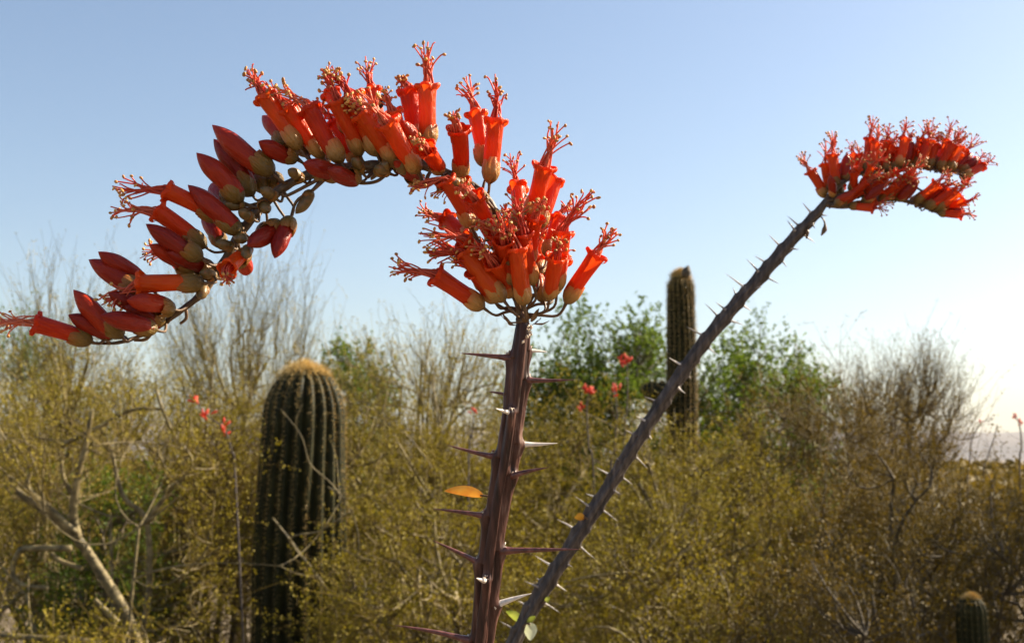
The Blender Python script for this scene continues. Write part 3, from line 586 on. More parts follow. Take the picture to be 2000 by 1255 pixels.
def orient(zv, roll):
    z = unit(zv); q = Vector(z).to_track_quat('Z', 'Y').to_matrix() @ Matrix.Rotation(roll, 3, 'Z'); return np.array(q)
def nearest_on(axis, p, back=0.0):
    i = int(np.argmin(((axis - p) ** 2).sum(1))); L = np.linalg.norm(np.diff(axis, axis=0), axis=1).mean()
    return axis[max(0, i - int(back / L))]
def place_flower(root, axis, d, base, mouth, tip=None, kind='flower', dz=0.0, away=0, Lreal=0.0245, wm=1.0, seed=0, back=0.008, ped=True, shared=None, green=None, attach=None, nst=14):
    """base, mouth, tip: pixels; dz: metres behind (+) or before (-) the axis; away: +1 leans from the lens, -1 towards it"""
    r = np.random.default_rng(seed + 101); loc = np.array(root.location)
    Bp = P(base[0], base[1], d + dz); Mp = P(mouth[0], mouth[1], d + dz)
    v = Mp - Bp; a = np.linalg.norm(v)
    if kind == 'bud': Lreal = Lreal * 1.06
    if a < Lreal:
        wz = min(math.sqrt(Lreal ** 2 - a ** 2), 0.95 * Lreal)
        s = away if away else (1 if dz > 0 else -1)
        v = v + Fv * wz * s * (0.8 if away else 0.55)
    L = np.linalg.norm(v); Rm = orient(v, r.uniform(0, 6.28))
    W = max(L, Lreal * 0.85) / L * wm * r.uniform(0.94, 1.06) * min(1.0, (Lreal / L) ** 0.6 if L > Lreal else 1.0)
    S = np.array([L * W, L * W, L])
    o = link(kind, (COR if kind == 'flower' else BUDG if Lreal < 0.015 else BUD)[r.integers(0, 4)], root)
    Mx = Matrix(np.vstack([np.hstack([Rm * S[None], (Bp - loc)[:, None]]), [0, 0, 0, 1]])); o.matrix_basis = Mx
    g = (kind == 'bud') if green is None else green
    link('calyx', (CALG if g else CAL)[r.integers(0, 3)], o)
    inv = lambda q: ((np.asarray(q) - Bp) @ Rm) / S
    if kind == 'flower':
        if shared is not None: link('stamens', shared[r.integers(0, len(shared))], o)
        elif nst:
            if tip is None: T = np.array([r.normal() * 0.1, r.normal() * 0.1, 1.45])
            else:
                tp = P(tip[0], tip[1], d + dz); tp = tp + Fv * np.dot(v, Fv) * 1.25; T = inv(tp)
                n_ = np.linalg.norm(T - [0, 0, 0.9]); T = np.array([0, 0, 0.9]) + (T - [0, 0, 0.9]) * min(1, 0.95 / n_)
            link('stamens', stamen_mesh(T, nst, seed), o)
    if ped:
        A = P(*attach, d) if attach else nearest_on(axis, Bp - v * 0.12, back * 0.5); A = np.asarray(A)
        mid = Bp - unit(v) * min(0.006, 0.35 * np.linalg.norm(A - Bp))
        b = Buf(); path = catmull([A, (A * 0.55 + mid * 0.45) + r.normal(size=3) * 0.0006, mid, Bp + unit(v) * 0.0015], 12)
        pr = np.linspace(0.00062, 0.0005, 12); pr[-3:] *= [1.1, 1.4, 1.6]
        # the stalk keeps its own world shape, written in the flower's own frame
        t, N, B = frames(path); ang = np.linspace(0, 2 * np.pi, 6, endpoint=False)
        V = path[:, None] + pr[:, None, None] * (np.cos(ang)[None, :, None] * N[:, None] + np.sin(ang)[None, :, None] * B[:, None])
        link('pedicel', make_mesh('pedicel', inv(V.reshape(-1, 3)), grid_quads(12, 6), None, [M_ped]), o)
    return o

# ------------------------------------------------------------------ thorny canes
def cane_mesh(path, rad, thorns, mat, sides=36, amp=0.30, ph0=0.0):
    """bark tube with a ridge that runs down from every thorn; thorns: (arc index, direction)"""
    t, N, B = frames(path); n = len(path); s = np.concatenate([[0], np.cumsum(np.linalg.norm(np.diff(path, axis=0), axis=1))])
    ph = np.linspace(0, 2 * np.pi, sides, endpoint=False)
    K = np.zeros((n, sides)); K += 0.07 * np.cos(5 * ph[None] + 14 * s[:, None] + ph0) + 0.03 * np.cos(9 * ph[None] - 31 * s[:, None])
    K -= 0.11 * np.exp(-(np.sin(2.5 * (ph[None] + 2.2 * s[:, None] + 0.4 * ph0)) / 0.16) ** 2)
    for (i, dv) in thorns:
        f = math.atan2(np.dot(dv, B[i]), np.dot(dv, N[i])); dp = (ph - f + np.pi) % (2 * np.pi) - np.pi
        u = s - s[i]
        g = np.where(u >= 0, 0.55 * np.exp(-(u / 0.004) ** 2) + 0.45 * np.exp(-(u / 0.036) ** 2), np.exp(-(u / 0.0022) ** 2))
        K += amp * np.exp(-(dp[None] / 0.40) ** 2) * g[:, None]
        K -= 0.24 * (np.exp(-((np.abs(dp)[None] - 0.68) / 0.16) ** 2)) * np.where(u >= 0, np.exp(-(u / 0.03) ** 2), 0)[:, None]
    Rr = rad[:, None] * (0.91 + K)
    V = path[:, None] + Rr[..., None] * (np.cos(ph)[None, :, None] * N[:, None] + np.sin(ph)[None, :, None] * B[:, None])
    V = V.reshape(-1, 3); nn = len(V); V = np.vstack([V, path[0] - t[0] * rad[0] * 0.4]); j = np.arange(sides)
    T = np.stack([np.full(sides, nn), (j + 1) % sides, j], 1)
    return make_mesh('stem', V, grid_quads(n, sides), T, [mat])
def thorn_mesh(root_pt, tip, r0, seed, mat, bend=None):
    r = np.random.default_rng(seed); v = tip - root_pt; L = np.linalg.norm(v)
    side = unit(np.cross(v, r.normal(size=3))) * L * 0.02 if bend is None else bend
    path = catmull([root_pt, root_pt + v * 0.35 + side, root_pt + v * 0.7 + side * 0.8, tip], 14)
    u = np.linspace(0, 1, 14); rr = r0 * ((1 - u) ** 0.85 * 0.92 + 0.02) * (1 + 0.55 * np.exp(-(u / 0.10) ** 2))
    b = Buf(); tube(b, path, rr, 9); return b.mesh('thorn', [mat])
def scale_mesh(c, s, seed):
    """tuft of papery bud scales above a thorn"""
    r = np.random.default_rng(seed); b = Buf()
    for i in range(7):
        dv = unit(r.normal(size=3) + [0, 0, 0.7]); V, Q = uvball(c + r.normal(size=3) * s * 0.5, s * r.uniform(0.22, 0.4), s * r.uniform(0.5, 0.9), dv, 5, 4); b.add(V, Q)
    return b.mesh('bud_scales', [M_scale])

def near_ocotillo():
    D = 0.48
    px = [(1021, 628, 32), (1021, 645, 40), (1016, 690, 47), (1010, 740, 51), (1004, 790, 50), (995, 850, 53), (986, 905, 53), (974, 970, 51), (965, 1030, 51), (958, 1080, 52), (952, 1140, 53), (945, 1200, 51), (938, 1262, 52)]
    pts = [P(x, y, D) for x, y, _ in px]; wr = [w_ * 0.5 * D / FPX * 0.81 for *_, w_ in px]
    e = pts[-1]
    low = [e + np.array([-0.006, 0.01, -0.10]), e + np.array([-0.02, 0.05, -0.35]), e + np.array([-0.04, 0.12, -0.75])]
    base = np.array([e[0] - 0.06, e[1] + 0.22, -0.03]); low += [e * 0.35 + base * 0.65 + [0, 0, -0.06], base]
    pts += low; wr += [0.0062, 0.0075, 0.010, 0.013, 0.018]
    root = thing('ocotillo_cane', (base[0], base[1], 0), 'thorny reddish brown ocotillo stem whose red flower spike arches over sharply', 'ocotillo'); loc = np.array(root.location)
    top = catmull(np.array(pts[:13]), 330); bot = catmull(np.array(pts[12:]), 120)
    path = np.vstack([top, bot[1:]]); rad = np.concatenate([np.interp(np.linspace(0, 12, 330), range(13), wr[:13]), np.interp(np.linspace(0, len(low), 120), range(len(low) + 1), wr[12:])[1:]])
    TH = [((988, 698), (897, 689), 0, 'r', 1.15), ((1040, 686), (1069, 687), 0.004, 'w', 0.9), ((1036, 742), (1122, 741), 0, 'r', 1.1), ((984, 771), (952, 764), 0.008, 'r', 0.8),
          ((1003, 806), (968, 797), -0.012, 'w', 1.0), ((1026, 869), (1089, 865), 0.003, 'w', 1.2), ((967, 891), (872, 868), 0, 'r', 1.1), ((1011, 931), (1073, 912), -0.006, 'r', 1.15),
          ((953, 1008), (844, 993), 0, 'r', 1.1), ((995, 1077), (1135, 1072), -0.004, 'r', 1.3), ((932, 1099), (844, 1054), 0, 'r', 1.1), ((958, 1132), (930, 1128), -0.013, 'w', 1.1),
          ((971, 1185), (1038, 1158), 0.002, 'w', 1.4), ((914, 1250), (769, 1220), -0.002, 'r', 1.25)]
    tl = []; made = []
    for k, (bp, tp, dd, c, w_) in enumerate(TH):
        bw = P(*bp, D); tw_ = P(*tp, D + dd); i = int(np.argmin(((path - bw) ** 2).sum(1)))
        front = dd < -0.008
        dv = (tw_ - path[i]) if not front else (tw_ - bw) * 0.5 - Fv * 0.012
        t = unit(path[min(i + 1, len(path) - 1)] - path[i]); dv = unit(dv - t * np.dot(dv, t)); tl.append((i, dv))
        start = path[i] + dv * rad[i] * 0.85
        made.append((start, tw_, 0.00115 * w_, k, {'r': M_thr, 'w': M_thw}[c], i, dv))
    for k in range(46):                                     # thorns on the lower cane, below the picture
        i = 330 + 2 + int(k * 115 / 46); a = k * 2.4; t = unit(path[min(i + 1, len(path) - 1)] - path[i])
        u = unit(np.cross(t, [0.2, 1, 0])); v = np.cross(t, u); dv = u * math.cos(a) + v * math.sin(a); tl.append((min(i, len(path) - 2), dv))
        made.append((path[min(i, len(path) - 1)] + dv * rad[min(i, len(path) - 1)] * 0.85, path[min(i, len(path) - 1)] + dv * (rad[min(i, len(path) - 1)] + 0.02) + [0, 0, 0.003], 0.0012, 200 + k, M_thr, None, dv))
    st = link('stem', cane_mesh(path - loc, rad, tl, M_stem, amp=0.50, sides=56), root)
    for (s, tp, r0, k, m, i, dv) in made:
        link('thorn', thorn_mesh(s - loc, tp - loc, r0, k, m), root)
        if i is not None: link('bud_scales', scale_mesh(path[i] + dv * rad[i] * 1.12 + np.array([0, 0, 0.0016]) - loc, 0.0011, k), root)
    link('bud_scales', scale_mesh(P(1032, 652, D - 0.004) - loc, 0.0014, 70), root); link('bud_scales', scale_mesh(P(1022, 668, D - 0.005) - loc, 0.001, 71), root)
    link('bud_scales', scale_mesh(P(1035, 640, D - 0.003) - loc, 0.0012, 72), root)
    # leaf on a thread of stalk left of the stem
    leaf(root, (945, 968), (868, 958), D + 0.004, 0.30, M_leafy, 0.9, (962, 975))
    # flower spike axis
    ax = [(1021, 630, 0, 17), (1016, 590, 0, 14), (1006, 540, 0, 13), (992, 480, 0.002, 12), (968, 415, 0.003, 11), (935, 372, 0.003, 11), (885, 343, 0.002, 11), (830, 325, 0, 12), (765, 322, 0, 13), (690, 326, 0, 13), (620, 336, 0, 13),
          (560, 362, -0.001, 12), (512, 403, -0.002, 12), (468, 458, -0.003, 12), (432, 520, -0.004, 11), (395, 572, -0.005, 9), (345, 612, -0.006, 7.5), (295, 646, -0.007, 6), (235, 668, -0.008, 4.5), (180, 670, -0.008, 3)]
    ap = catmull(np.array([P(x, y, D + z) for x, y, z, _ in ax]), 260); ar = np.interp(np.linspace(0, len(ax) - 1, 260), range(len(ax)), [w_ * D / FPX for *_, w_ in ax])
    ar = ar * (1 + 0.10 * np.sin(np.arange(260) * 0.8) * np.sin(np.arange(260) * 0.31)) * 0.78
    b = Buf(); tube(b, ap - loc, ar, 12); link('flower_axis', b.mesh('flower_axis', [M_rachis]), root)
    F = [ # base, mouth, tip, depth (mm), lean
     ((587, 291), (514, 184), (486, 142), -4, 0), ((668, 318), (602, 208), (545, 172), -8, 0), ((680, 262), (641, 172), (634, 124), 3, 0), ((738, 304), (684, 184), (650, 140), -6, 0),
     ((818, 338), (757, 243), (708, 196), -10, -1), ((740, 262), (722, 166), (706, 108), 8, 0), ((838, 288), (836, 163), (832, 92), -3, 0), ((812, 292), (796, 172), (782, 150), 3, 0),
     ((902, 350), (895, 259), (886, 236), 2, -1), ((946, 325), (928, 214), (908, 152), 4, 0), ((956, 358), (968, 231), (968, 156), -2, 0),
     ((180, 667), (78, 628), (2, 628), -8, 0), ((398, 552), (268, 556), (205, 590), -12, 0), ((432, 428), (327, 373), (240, 372), -6, 0), ((402, 482), (308, 414), (236, 412), -2, 0),
     ((368, 535), (314, 490), (252, 484), 4, 1), ((484, 492), (464, 532), (472, 556), -6, -1),
     ((945, 601), (848, 536), (772, 526), -6, 0), ((985, 588), (905, 490), (836, 494), -12, 0), ((930, 470), (864, 422), (812, 402), 0, 1), ((923, 446), (870, 352), (808, 372), -6, 0),
     ((967, 460), (928, 390), (900, 370), -8, -1), ((1042, 557), (1022, 455), (1003, 388), -10, 0), ((1024, 596), (1008, 482), (985, 440), -14, 0), ((1015, 440), (1010, 357), (996, 297), 4, 1),
     ((1033, 428), (1065, 325), (1090, 256), -6, 0), ((1052, 445), (1083, 345), None, 3, 0), ((1086, 570), (1098, 450), (1150, 382), -3, 0), ((1105, 592), (1166, 494), (1194, 452), 0, 0),
     ((1080, 575), (1100, 500), (1110, 480), 6, 1), ((1052, 540), (1058, 462), (1075, 420), 6, 1), ((948, 565), (912, 498), (840, 470), 4, 1), ((996, 540), (984, 470), (975, 430), -6, -1), ((972, 520), (905, 468), (832, 462), -4, 0),
     ((770, 330), (720, 240), (690, 215), -2, 0), ((640, 322), (590, 240), (560, 190), 5, 0), ((1062, 590), (1048, 500), (1050, 440), 2, 0),
     ((1000, 578), (962, 512), (930, 480), -2, -1), ((968, 590), (925, 528), (880, 500), -1, 0), ((1072, 585), (1086, 500), (1092, 470), -6, 0), ((1010, 520), (996, 428), (985, 400), 6, 0), ((1068, 500), (1090, 420), (1118, 392), 4, 0),
     ((955, 430), (900, 362), (850, 380), 0, 0), ((985, 500), (940, 420), (900, 400), 2, 0), ((700, 325), (650, 232), (610, 195), 2, 0), ((790, 330), (742, 250), (722, 205), 4, 0), ((860, 335), (838, 300), (820, 290), -6, -1),
     ((632, 308), (566, 208), (526, 172), -1, 0), ((705, 304), (660, 198), (640, 150), -3, 0), ((778, 322), (708, 222), (680, 192), -8, 0), ((802, 318), (770, 220), (752, 184), 0, 0), ((852, 332), (815, 240), (795, 205), 4, 0), ((1000, 555), (970, 455), (930, 430), -9, 0), ((1030, 520), (1046, 425), (1060, 395), -4, 0)]
    for k, (b_, m_, t_, z, aw) in enumerate(F):
        yy = b_[1]; att = None
        if b_[0] > 930 and yy > 530: att = (1020 + (b_[0] - 1020) * 0.10, 622 - (k % 3) * 9)
        place_flower(root, ap, D, b_, m_, t_, 'flower', z / 1000 - (0.004 if b_[0] < 420 else 0), aw, seed=k, attach=att, green=b_[0] < 520, nst=0 if t_ is None else 17)
    Bd = [((534, 340), (417, 240), -5, 0), ((494, 381), (413, 274), 0, 0), ((472, 396), (391, 300), -6, 0), ((562, 287), (499, 220), 2, 0), ((522, 374), (452, 296), 5, 0), ((468, 456), (367, 360), -10, 0),
          ((434, 480), (384, 408), 3, 0), ((395, 506), (296, 437), -9, 0), ((380, 530), (306, 484), -2, 0), ((285, 578), (171, 507), -4, 0), ((282, 556), (209, 493), 3, 0), ((239, 658), (155, 563), -8, 0),
          ((306, 644), (219, 618), -10, -1), ((225, 656), (153, 614), -2, 0), ((546, 435), (503, 487), -4, -1), ((568, 424), (552, 507), -6, 0), ((300, 612), (232, 574), -4, 0), ((340, 604), (276, 586), -8, -1),
          ((448, 398), (398, 350), 6, 1), ((440, 440), (372, 385), 6, 0), ((520, 440), (498, 478), 3, 0), ((600, 300), (560, 240), 6, 0), ((580, 312), (520, 282), 0, 0), ((700, 350), (655, 345), -8, -1), ((820, 355), (775, 330), 3, -1),
          ((818, 302), (785, 246), -2, 0), ((1010, 560), (980, 480), 0, 0), ((1068, 545), (1072, 470), 8, 0), ((470, 500), (455, 528), 2, 1), ((320, 628), (262, 600), -4, 0), ((660, 345), (610, 330), -4, -1), ((545, 355), (490, 330), 4, 1), ((420, 530), (350, 500), -2, -1)]
    for k, (b_, m_, z, aw) in enumerate(Bd):
        place_flower(root, ap, D, b_, m_, None, 'bud', z / 1000 - (0.004 if b_[0] < 420 else 0), aw, seed=300 + k)
    # small unopened green buds and bare stalks under the arch
    for k, (b_, m_, z) in enumerate([((610, 372), (578, 418), -3), ((400, 562), (398, 582), -9), ((486, 482), (484, 508), -12), ((700, 345), (690, 362), -5), ((735, 340), (760, 322), -9), ((870, 350), (858, 372), -6), ((905, 362), (880, 352), -9), ((478, 400), (440, 402), -4), ((300, 630), (282, 616), -10), ((592, 352), (568, 336), -6), ((652, 338), (630, 320), -8), ((708, 336), (690, 315), -8), ((792, 336), (775, 316), -9), ((760, 338), (733, 332), -9),
        ((640, 342), (612, 348), -7), ((540, 388), (516, 372), -7), ((495, 428), (470, 414), -7), ((455, 484), (430, 474), -7), ((422, 542), (396, 534), -8), ((510, 396), (528, 414), -7), ((465, 462), (486, 470), -7), ((670, 334), (680, 354), -7), ((985, 470), (962, 452), -8), ((1002, 520), (984, 506), -10), ((950, 392), (930, 372), -7)]):
        o = place_flower(root, ap, D, b_, m_, None, 'bud', z / 1000, 0, Lreal=0.0115, wm=1.35, seed=500 + k)
    for k, pl in enumerate([[(765, 328), (740, 352), (712, 358), (690, 355)], [(640, 345), (610, 372), (580, 392), (568, 424)], [(622, 350), (600, 362), (560, 382), (548, 378)], [(362, 598), (364, 620), (352, 632)], [(890, 348), (860, 362), (845, 355)], [(300, 645), (285, 662), (262, 664)], [(470, 395), (500, 405), (520, 400)]]):
        b = Buf(); q = catmull(np.array([P(x, y, D - 0.004) for x, y in pl]) - loc, 14); tube(b, q, np.linspace(0.0008, 0.0006, 14), 6); link('bare_stalk', b.mesh('bare_stalk', [M_ped]), root)
    # dry bracts round the foot of the spike
    for k in range(9):
        a = k * 0.7; c = P(1020 + 22 * math.cos(a), 632 + 4 * math.sin(a * 2), D + 0.004 * math.sin(a)); o_ = np.array([math.cos(a), 0.8 * math.sin(a), -0.1 + 0.5 * (k % 3)])
        link('bract', bract_mesh(c - loc, unit(o_), 0.006, k), root)
    return root
def bract_mesh(c, dv, L, seed):
    r = np.random.default_rng(seed); s = unit(np.cross(dv, [0.1, 0.2, 1])) ; n = np.cross(s, dv); V = []
    for i, u in enumerate(np.linspace(0, 1, 6)):
        wv = L * 0.22 * math.sin(math.pi * (0.12 + 0.86 * u)); q = c + dv * L * u + n * L * 0.25 * u * u * r.uniform(0.5, 1.2)
        V += [q - s * wv, q + n * L * 0.04, q + s * wv]
    return make_mesh('bract', np.array(V), grid_quads(6, 3, False), None, [M_ped])
def leaf(root, stalk, tip, d, aspect, mat, curl=0.5, attach=None):
    loc = np.array(root.location); a = P(*stalk, d) - loc; e = P(*tip, d) - loc; v = e - a; L = np.linalg.norm(v); z = unit(v)
    s = unit(np.cross(z, Fv * 0.8 + Uv * 0.3)); n = np.cross(s, z); V = []; nu, nv = 14, 7
    for u in np.linspace(0, 1, nu):
        wv = L * aspect * 0.5 * (math.sin(math.pi * u ** 0.8) ** 0.75 + 0.02)
        for t in np.linspace(-1, 1, nv): V.append(a + z * L * u + s * wv * t + n * (wv * 0.35 * t * t + L * 0.10 * curl * math.sin(math.pi * u)))
    o = link('leaf', make_mesh('leaf', np.array(V), grid_quads(nu, nv, False), None, [mat]), root)
    if attach:
        b = Buf(); tube(b, catmull([P(*attach, d) - loc, (P(*attach, d) - loc + a) / 2 + [0, 0, 0.0006], a + z * L * 0.1], 8), 0.0004 * d / 0.48, 5); link('leaf_stalk', b.mesh('leaf_stalk', [M_ped]), o)
    return o
near_ocotillo()

def second_ocotillo():
    D = 0.95
    px = [(1614, 392, 17), (1600, 410, 20), (1575, 438, 22), (1530, 488, 23), (1480, 546, 24), (1425, 610, 25), (1370, 676, 26), (1320, 745, 27), (1270, 822, 27), (1220, 900, 28), (1177, 970, 28), (1130, 1042, 29), (1080, 1120, 29), (1040, 1185, 30), (1000, 1262, 30)]
    pts = [P(x, y, D) for x, y, _ in px]; wr = [w_ * 0.5 * D / FPX * 0.88 for *_, w_ in px]; e = pts[-1]; base = np.array([e[0] - 0.30, e[1] + 0.02, -0.03])
    low = [e + np.array([-0.05, 0, -0.12]), e + np.array([-0.16, 0, -0.5]), e * 0.3 + base * 0.7 + [-0.02, 0, 0], base]
    root = thing('ocotillo_cane', (base[0], base[1], 0), 'slanting grey thorny ocotillo cane ending in a small crowded red flower head', 'ocotillo'); loc = np.array(root.location)
    n0 = len(px); path = np.vstack([catmull(np.array(pts), 420), catmull(np.array([pts[-1]] + low), 90)[1:]])
    rad = np.concatenate([np.interp(np.linspace(0, n0 - 1, 420), range(n0), wr), np.interp(np.linspace(0, 4, 90), range(5), [wr[-1], 0.006, 0.008, 0.011, 0.015])[1:]])
    TH = [((1582, 414), (1567, 395)), ((1560, 439), (1537, 421)), ((1550, 449), (1536, 429)), ((1520, 476), (1500, 457)), ((1605, 421), (1617, 421)), ((1586, 437), (1592, 447)), ((1572, 460), (1592, 474)), ((1545, 485), (1561, 487)), ((1525, 507), (1537, 522)),
          ((1496, 512), (1473, 499)), ((1476, 527), (1457, 505)), ((1496, 538), (1522, 554)), ((1449, 555), (1416, 533)), ((1474, 559), (1487, 561)), ((1437, 575), (1431, 560)), ((1448, 592), (1468, 607)), ((1414, 602), (1397, 589)), ((1400, 615), (1376, 592)), ((1423, 623), (1453, 635)),
          ((1372, 652), (1340, 637)), ((1382, 677), (1400, 692)), ((1327, 709), (1305, 697)), ((1360, 702), (1368, 712)), ((1344, 733), (1350, 740)), ((1325, 759), (1339, 768)), ((1279, 783), (1258, 774)), ((1304, 783), (1312, 789)), ((1262, 822), (1242, 812)), ((1283, 815), (1294, 828)), ((1238, 850), (1220, 838)), ((1262, 846), (1274, 858)),
          ((1244, 893), (1266, 916)), ((1212, 900), (1204, 893)), ((1189, 925), (1165, 912)), ((1216, 934), (1236, 946)), ((1203, 958), (1215, 966)), ((1165, 972), (1144, 963)), ((1150, 990), (1122, 968)), ((1178, 998), (1207, 1018)), ((1120, 1031), (1087, 1013)), ((1147, 1030), (1155, 1034)), ((1129, 1064), (1163, 1091)), ((1071, 1099), (1045, 1084)), ((1103, 1100), (1118, 1106)),
          ((1065, 1137), (1046, 1128)), ((1084, 1137), (1108, 1154)), ((1053, 1145), (1023, 1133)), ((1063, 1176), (1095, 1197)), ((1027, 1180), (1012, 1172)), ((1004, 1228), (975, 1212))]
    tl = []; made = []
    for k, (bp, tp) in enumerate(TH):
        dd = 0.004 * math.sin(k * 2.3); bw = P(*bp, D); tw_ = P(*tp, D + dd); i = int(np.argmin(((path - bw) ** 2).sum(1)))
        t = unit(path[i + 1] - path[i]); dv = tw_ - path[i]; dv = unit(dv - t * np.dot(dv, t)); tl.append((i, dv)); made.append((path[i] + dv * rad[i] * 0.85, tw_, k, M_thg if k % 3 else M_thw))
    for k in range(40):
        i = 422 + int(k * 85 / 40); t = unit(path[i + 1] - path[i]); u = unit(np.cross(t, [0.2, 1, 0])); v = np.cross(t, u); a = k * 2.4; dv = u * math.cos(a) + v * math.sin(a)
        tl.append((i, dv)); made.append((path[i] + dv * rad[i] * 0.85, path[i] + dv * (rad[i] + 0.02), 100 + k, M_thg))
    link('stem', cane_mesh(path - loc, rad, tl, M_stem2, sides=40, amp=0.34, ph0=1.0), root)
    for (s, tp, k, m) in made: link('thorn', thorn_mesh(s - loc, tp - loc, 0.0010, 700 + k, m), root)
    leaf(root, (1142, 1010), (1122, 1010), D - 0.004, 0.85, M_leafo, 0.3, (1148, 1014))
    leaf(root, (1020, 1215), (988, 1192), D + 0.006, 0.45, M_leafg, 0.9, (1026, 1206)); leaf(root, (1030, 1218), (1046, 1202), D - 0.006, 0.55, M_leafg, 0.6, (1020, 1222))
    leaf(root, (1036, 1215), (1036, 1250), D - 0.006, 0.72, M_leafp, 0.4, (1020, 1222)); leaf(root, (1066, 1176), (1074, 1164), D - 0.004, 0.7, M_leafg, 0.4, (1058, 1178))
    # shrivelled bract hanging under the head
    b = Buf(); tube(b, catmull(np.array([P(1600, 420, D), P(1609, 430, D), P(1611, 445, D), P(1604, 460, D)]) - loc, 16), np.interp(np.linspace(0, 1, 16), [0, 0.5, 0.75, 1], [0.0005, 0.0008, 0.0022, 0.0005]), 7); link('dry_bract', b.mesh('dry_bract', [M_ped]), root)
    b = Buf(); tube(b, catmull(np.array([P(1572, 445, D), P(1577, 452, D - 0.003), P(1575, 466, D - 0.003)]) - loc, 10), np.interp(np.linspace(0, 1, 10), [0, 0.6, 1], [0.0005, 0.0016, 0.0005]), 7); link('dry_bract', b.mesh('dry_bract', [M_ped]), root)
    A1 = [(1612, 396), (1640, 360), (1680, 338), (1730, 326), (1790, 324), (1840, 330), (1890, 334)]; A2 = [(1612, 398), (1650, 402), (1700, 394), (1745, 389), (1790, 398), (1830, 412), (1862, 414)]; A3 = [(1614, 394), (1665, 375), (1715, 360), (1770, 358), (1800, 372)]
    axes = []
    for q, A in enumerate((A1, A2, A3)):
        z = (0.010, -0.006, 0.0)[q]; p = catmull(np.array([P(x, y, D + z * min(1, k / 2)) for k, (x, y) in enumerate(A)]), 90); axes.append(p)
        b = Buf(); tube(b, p - loc, np.linspace(0.0026, 0.0008, 90), 8); link('flower_axis', b.mesh('flower_axis', [M_rachis]), root)
    shared = [stamen_mesh((0.05 * s, -0.04 * s, 1.5 + 0.05 * s), 11, 900 + s, thick=0.018, spread=1.2, anth=0.034) for s in range(4)]
    up = [((1612, 386), (1582, 332)), ((1622, 378), (1612, 318)), ((1632, 370), (1626, 300)), ((1650, 352), (1660, 297)), ((1668, 345), (1672, 300)), ((1690, 335), (1698, 268)), ((1708, 332), (1715, 288)), ((1722, 330), (1734, 275)), ((1742, 328), (1750, 288)), ((1756, 326), (1766, 268)), ((1770, 326), (1782, 268)), ((1785, 325), (1802, 270)),
          ((1800, 326), (1818, 272)), ((1815, 327), (1834, 280)), ((1828, 330), (1850, 272)), ((1840, 332), (1866, 288)), ((1855, 334), (1878, 284)), ((1868, 336), (1905, 296)), ((1880, 340), (1915, 312)), ((1880, 342), (1898, 345)), ((1690, 345), (1685, 300)), ((1640, 365), (1640, 320)), ((1735, 335), (1725, 300)), ((1765, 332), (1790, 290)), ((1820, 330), (1800, 305)), ((1838, 334), (1862, 318))]
    mid = [((1628, 385), (1612, 345)), ((1640, 380), (1648, 338)), ((1660, 374), (1672, 330)), ((1680, 368), (1700, 325)), ((1700, 362), (1722, 325)), ((1722, 362), (1745, 325)), ((1745, 360), (1775, 338)), ((1770, 360), (1795, 335)), ((1620, 392), (1650, 358)), ((1650, 388), (1690, 355)), ((1680, 384), (1720, 355)), ((1635, 388), (1625, 340)), ((1670, 378), (1660, 335)), ((1712, 350), (1745, 340))]
    lowf = [((1640, 402), (1680, 372)), ((1665, 400), (1705, 400)), ((1690, 396), (1722, 362)), ((1715, 392), (1748, 362)), ((1740, 388), (1770, 352)), ((1760, 390), (1785, 352)), ((1785, 396), (1828, 358)), ((1800, 402), (1842, 362)), ((1815, 406), (1860, 366)), ((1826, 410), (1868, 376)), ((1836, 412), (1880, 395)), ((1840, 414), (1876, 412)), ((1630, 400), (1664, 376)), ((1752, 388), (1766, 368)), ((1790, 398), (1812, 385))]
    up += [((b_[0] + 5, b_[1] + 3), (m_[0] + 13, m_[1] + 9)) for b_, m_ in up[5:19]]; lowf += [((b_[0] - 8, b_[1] + 1), (m_[0] - 4, m_[1] + 8)) for b_, m_ in lowf[1:12]]
    k = 0
    for q, lst in enumerate((up, lowf, mid)):
        for (b_, m_) in lst:
            bud = (k % 7 == 3) or (q == 1 and k % 3 == 0)
            place_flower(root, axes[q], D, b_, m_, None, 'bud' if bud else 'flower', (0.010, -0.006, 0.0)[q] + 0.008 * math.sin(k * 1.9), 0, Lreal=0.0232, seed=800 + k, shared=shared, back=0.004, wm=1.05, green=(k % 3 != 0)); k += 1
second_ocotillo()

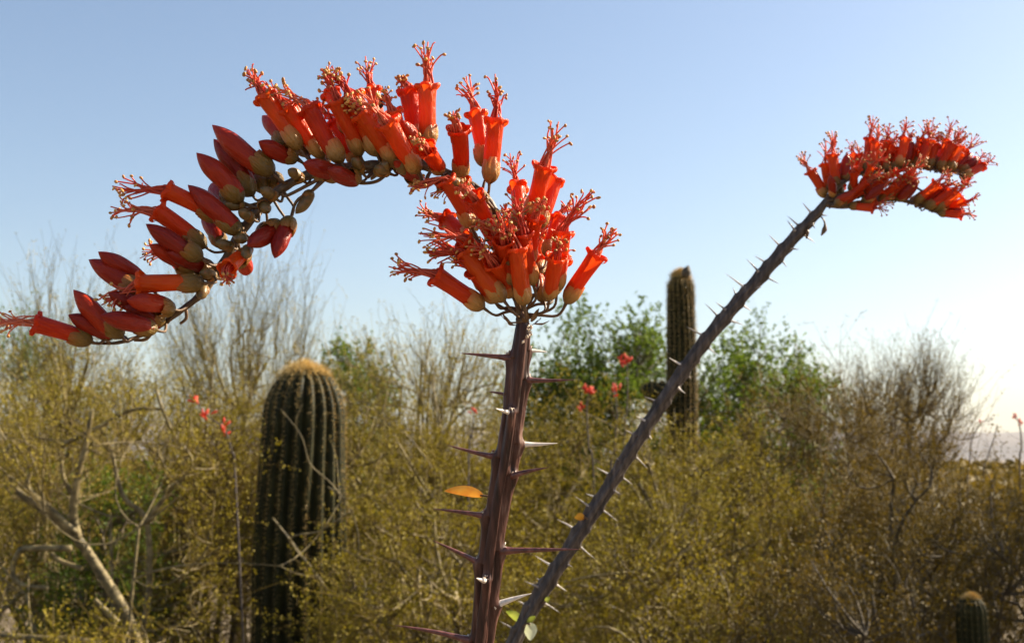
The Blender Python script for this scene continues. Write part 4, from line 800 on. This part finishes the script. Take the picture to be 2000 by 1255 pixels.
# ------------------------------------------------------------------ small dark bee on the blossoms
def bee():
    D = 0.484; c = P(745, 198, D); root = thing('bee', c, 'tiny dark bee clinging among the red blossoms on the arch', 'bee')
    V, Q = lathe(smooth_prof([(-0.0030, 0.0001), (-0.0026, 0.0007), (-0.0015, 0.00115), (-0.0004, 0.0009), (-0.0001, 0.0004), (0.0003, 0.0009), (0.0010, 0.0011), (0.0016, 0.0008), (0.0018, 0.0004), (0.0021, 0.0008), (0.0026, 0.0007), (0.0029, 0.0001)], 40), 14)
    q = np.array(Matrix.Rotation(0.2, 3, 'Y')); link('body', make_mesh('body', V @ q.T, Q, None, [M_bee]), root)
    for s in (-1, 1):
        W = []
        for u in np.linspace(0, 1, 7):
            wv = 0.0007 * math.sin(math.pi * (0.08 + 0.9 * u)) + 0.0001
            for t in (-1, 0, 1): W.append([s * (0.0008 + 0.0006 * u) + wv * t * 0.4, -0.0008 - 0.0005 * u + wv * t, 0.0008 - 0.003 * u])
        link('wing', make_mesh('wing', np.array(W), grid_quads(7, 3, False), None, [M_wing]), root)
        for k in range(3):
            z = 0.0004 + 0.0005 * k; b = Buf(); tube(b, catmull([[s * 0.0007, 0, z], [s * 0.0016, 0.0004, z + 0.0003], [s * 0.0021, 0.0006, z - 0.0006], [s * 0.0026, 0.0010, z - 0.0010]], 10), 0.00012, 5); link('leg', b.mesh('leg', [M_bee]), root)
bee()

# ------------------------------------------------------------------ desert haze
def haze():
    x0, x1, y0, y1, z0, z1 = -9300, 9300, -2300, 9300, -4.0, 270.0
    V = [(x, y, z) for z in (z0, z1) for y in (y0, y1) for x in (x0, x1)]
    Q = [(0, 2, 3, 1), (4, 5, 7, 6), (0, 1, 5, 4), (2, 6, 7, 3), (0, 4, 6, 2), (1, 3, 7, 5)]
    m = bpy.data.materials.new('haze_air'); m.use_nodes = True; t = m.node_tree; t.nodes.remove(t.nodes['Principled BSDF'])
    v = node(t, 'ShaderNodeVolumePrincipled'); v.inputs['Color'].default_value = (0.80, 0.85, 0.95, 1); v.inputs['Density'].default_value = 0.00005; v.inputs['Anisotropy'].default_value = 0.0
    t.links.new(v.outputs[0], t.nodes['Material Output'].inputs['Volume'])
    link('haze', make_mesh('haze', V, Q, None, [m], smooth=False), kind='stuff')
haze()
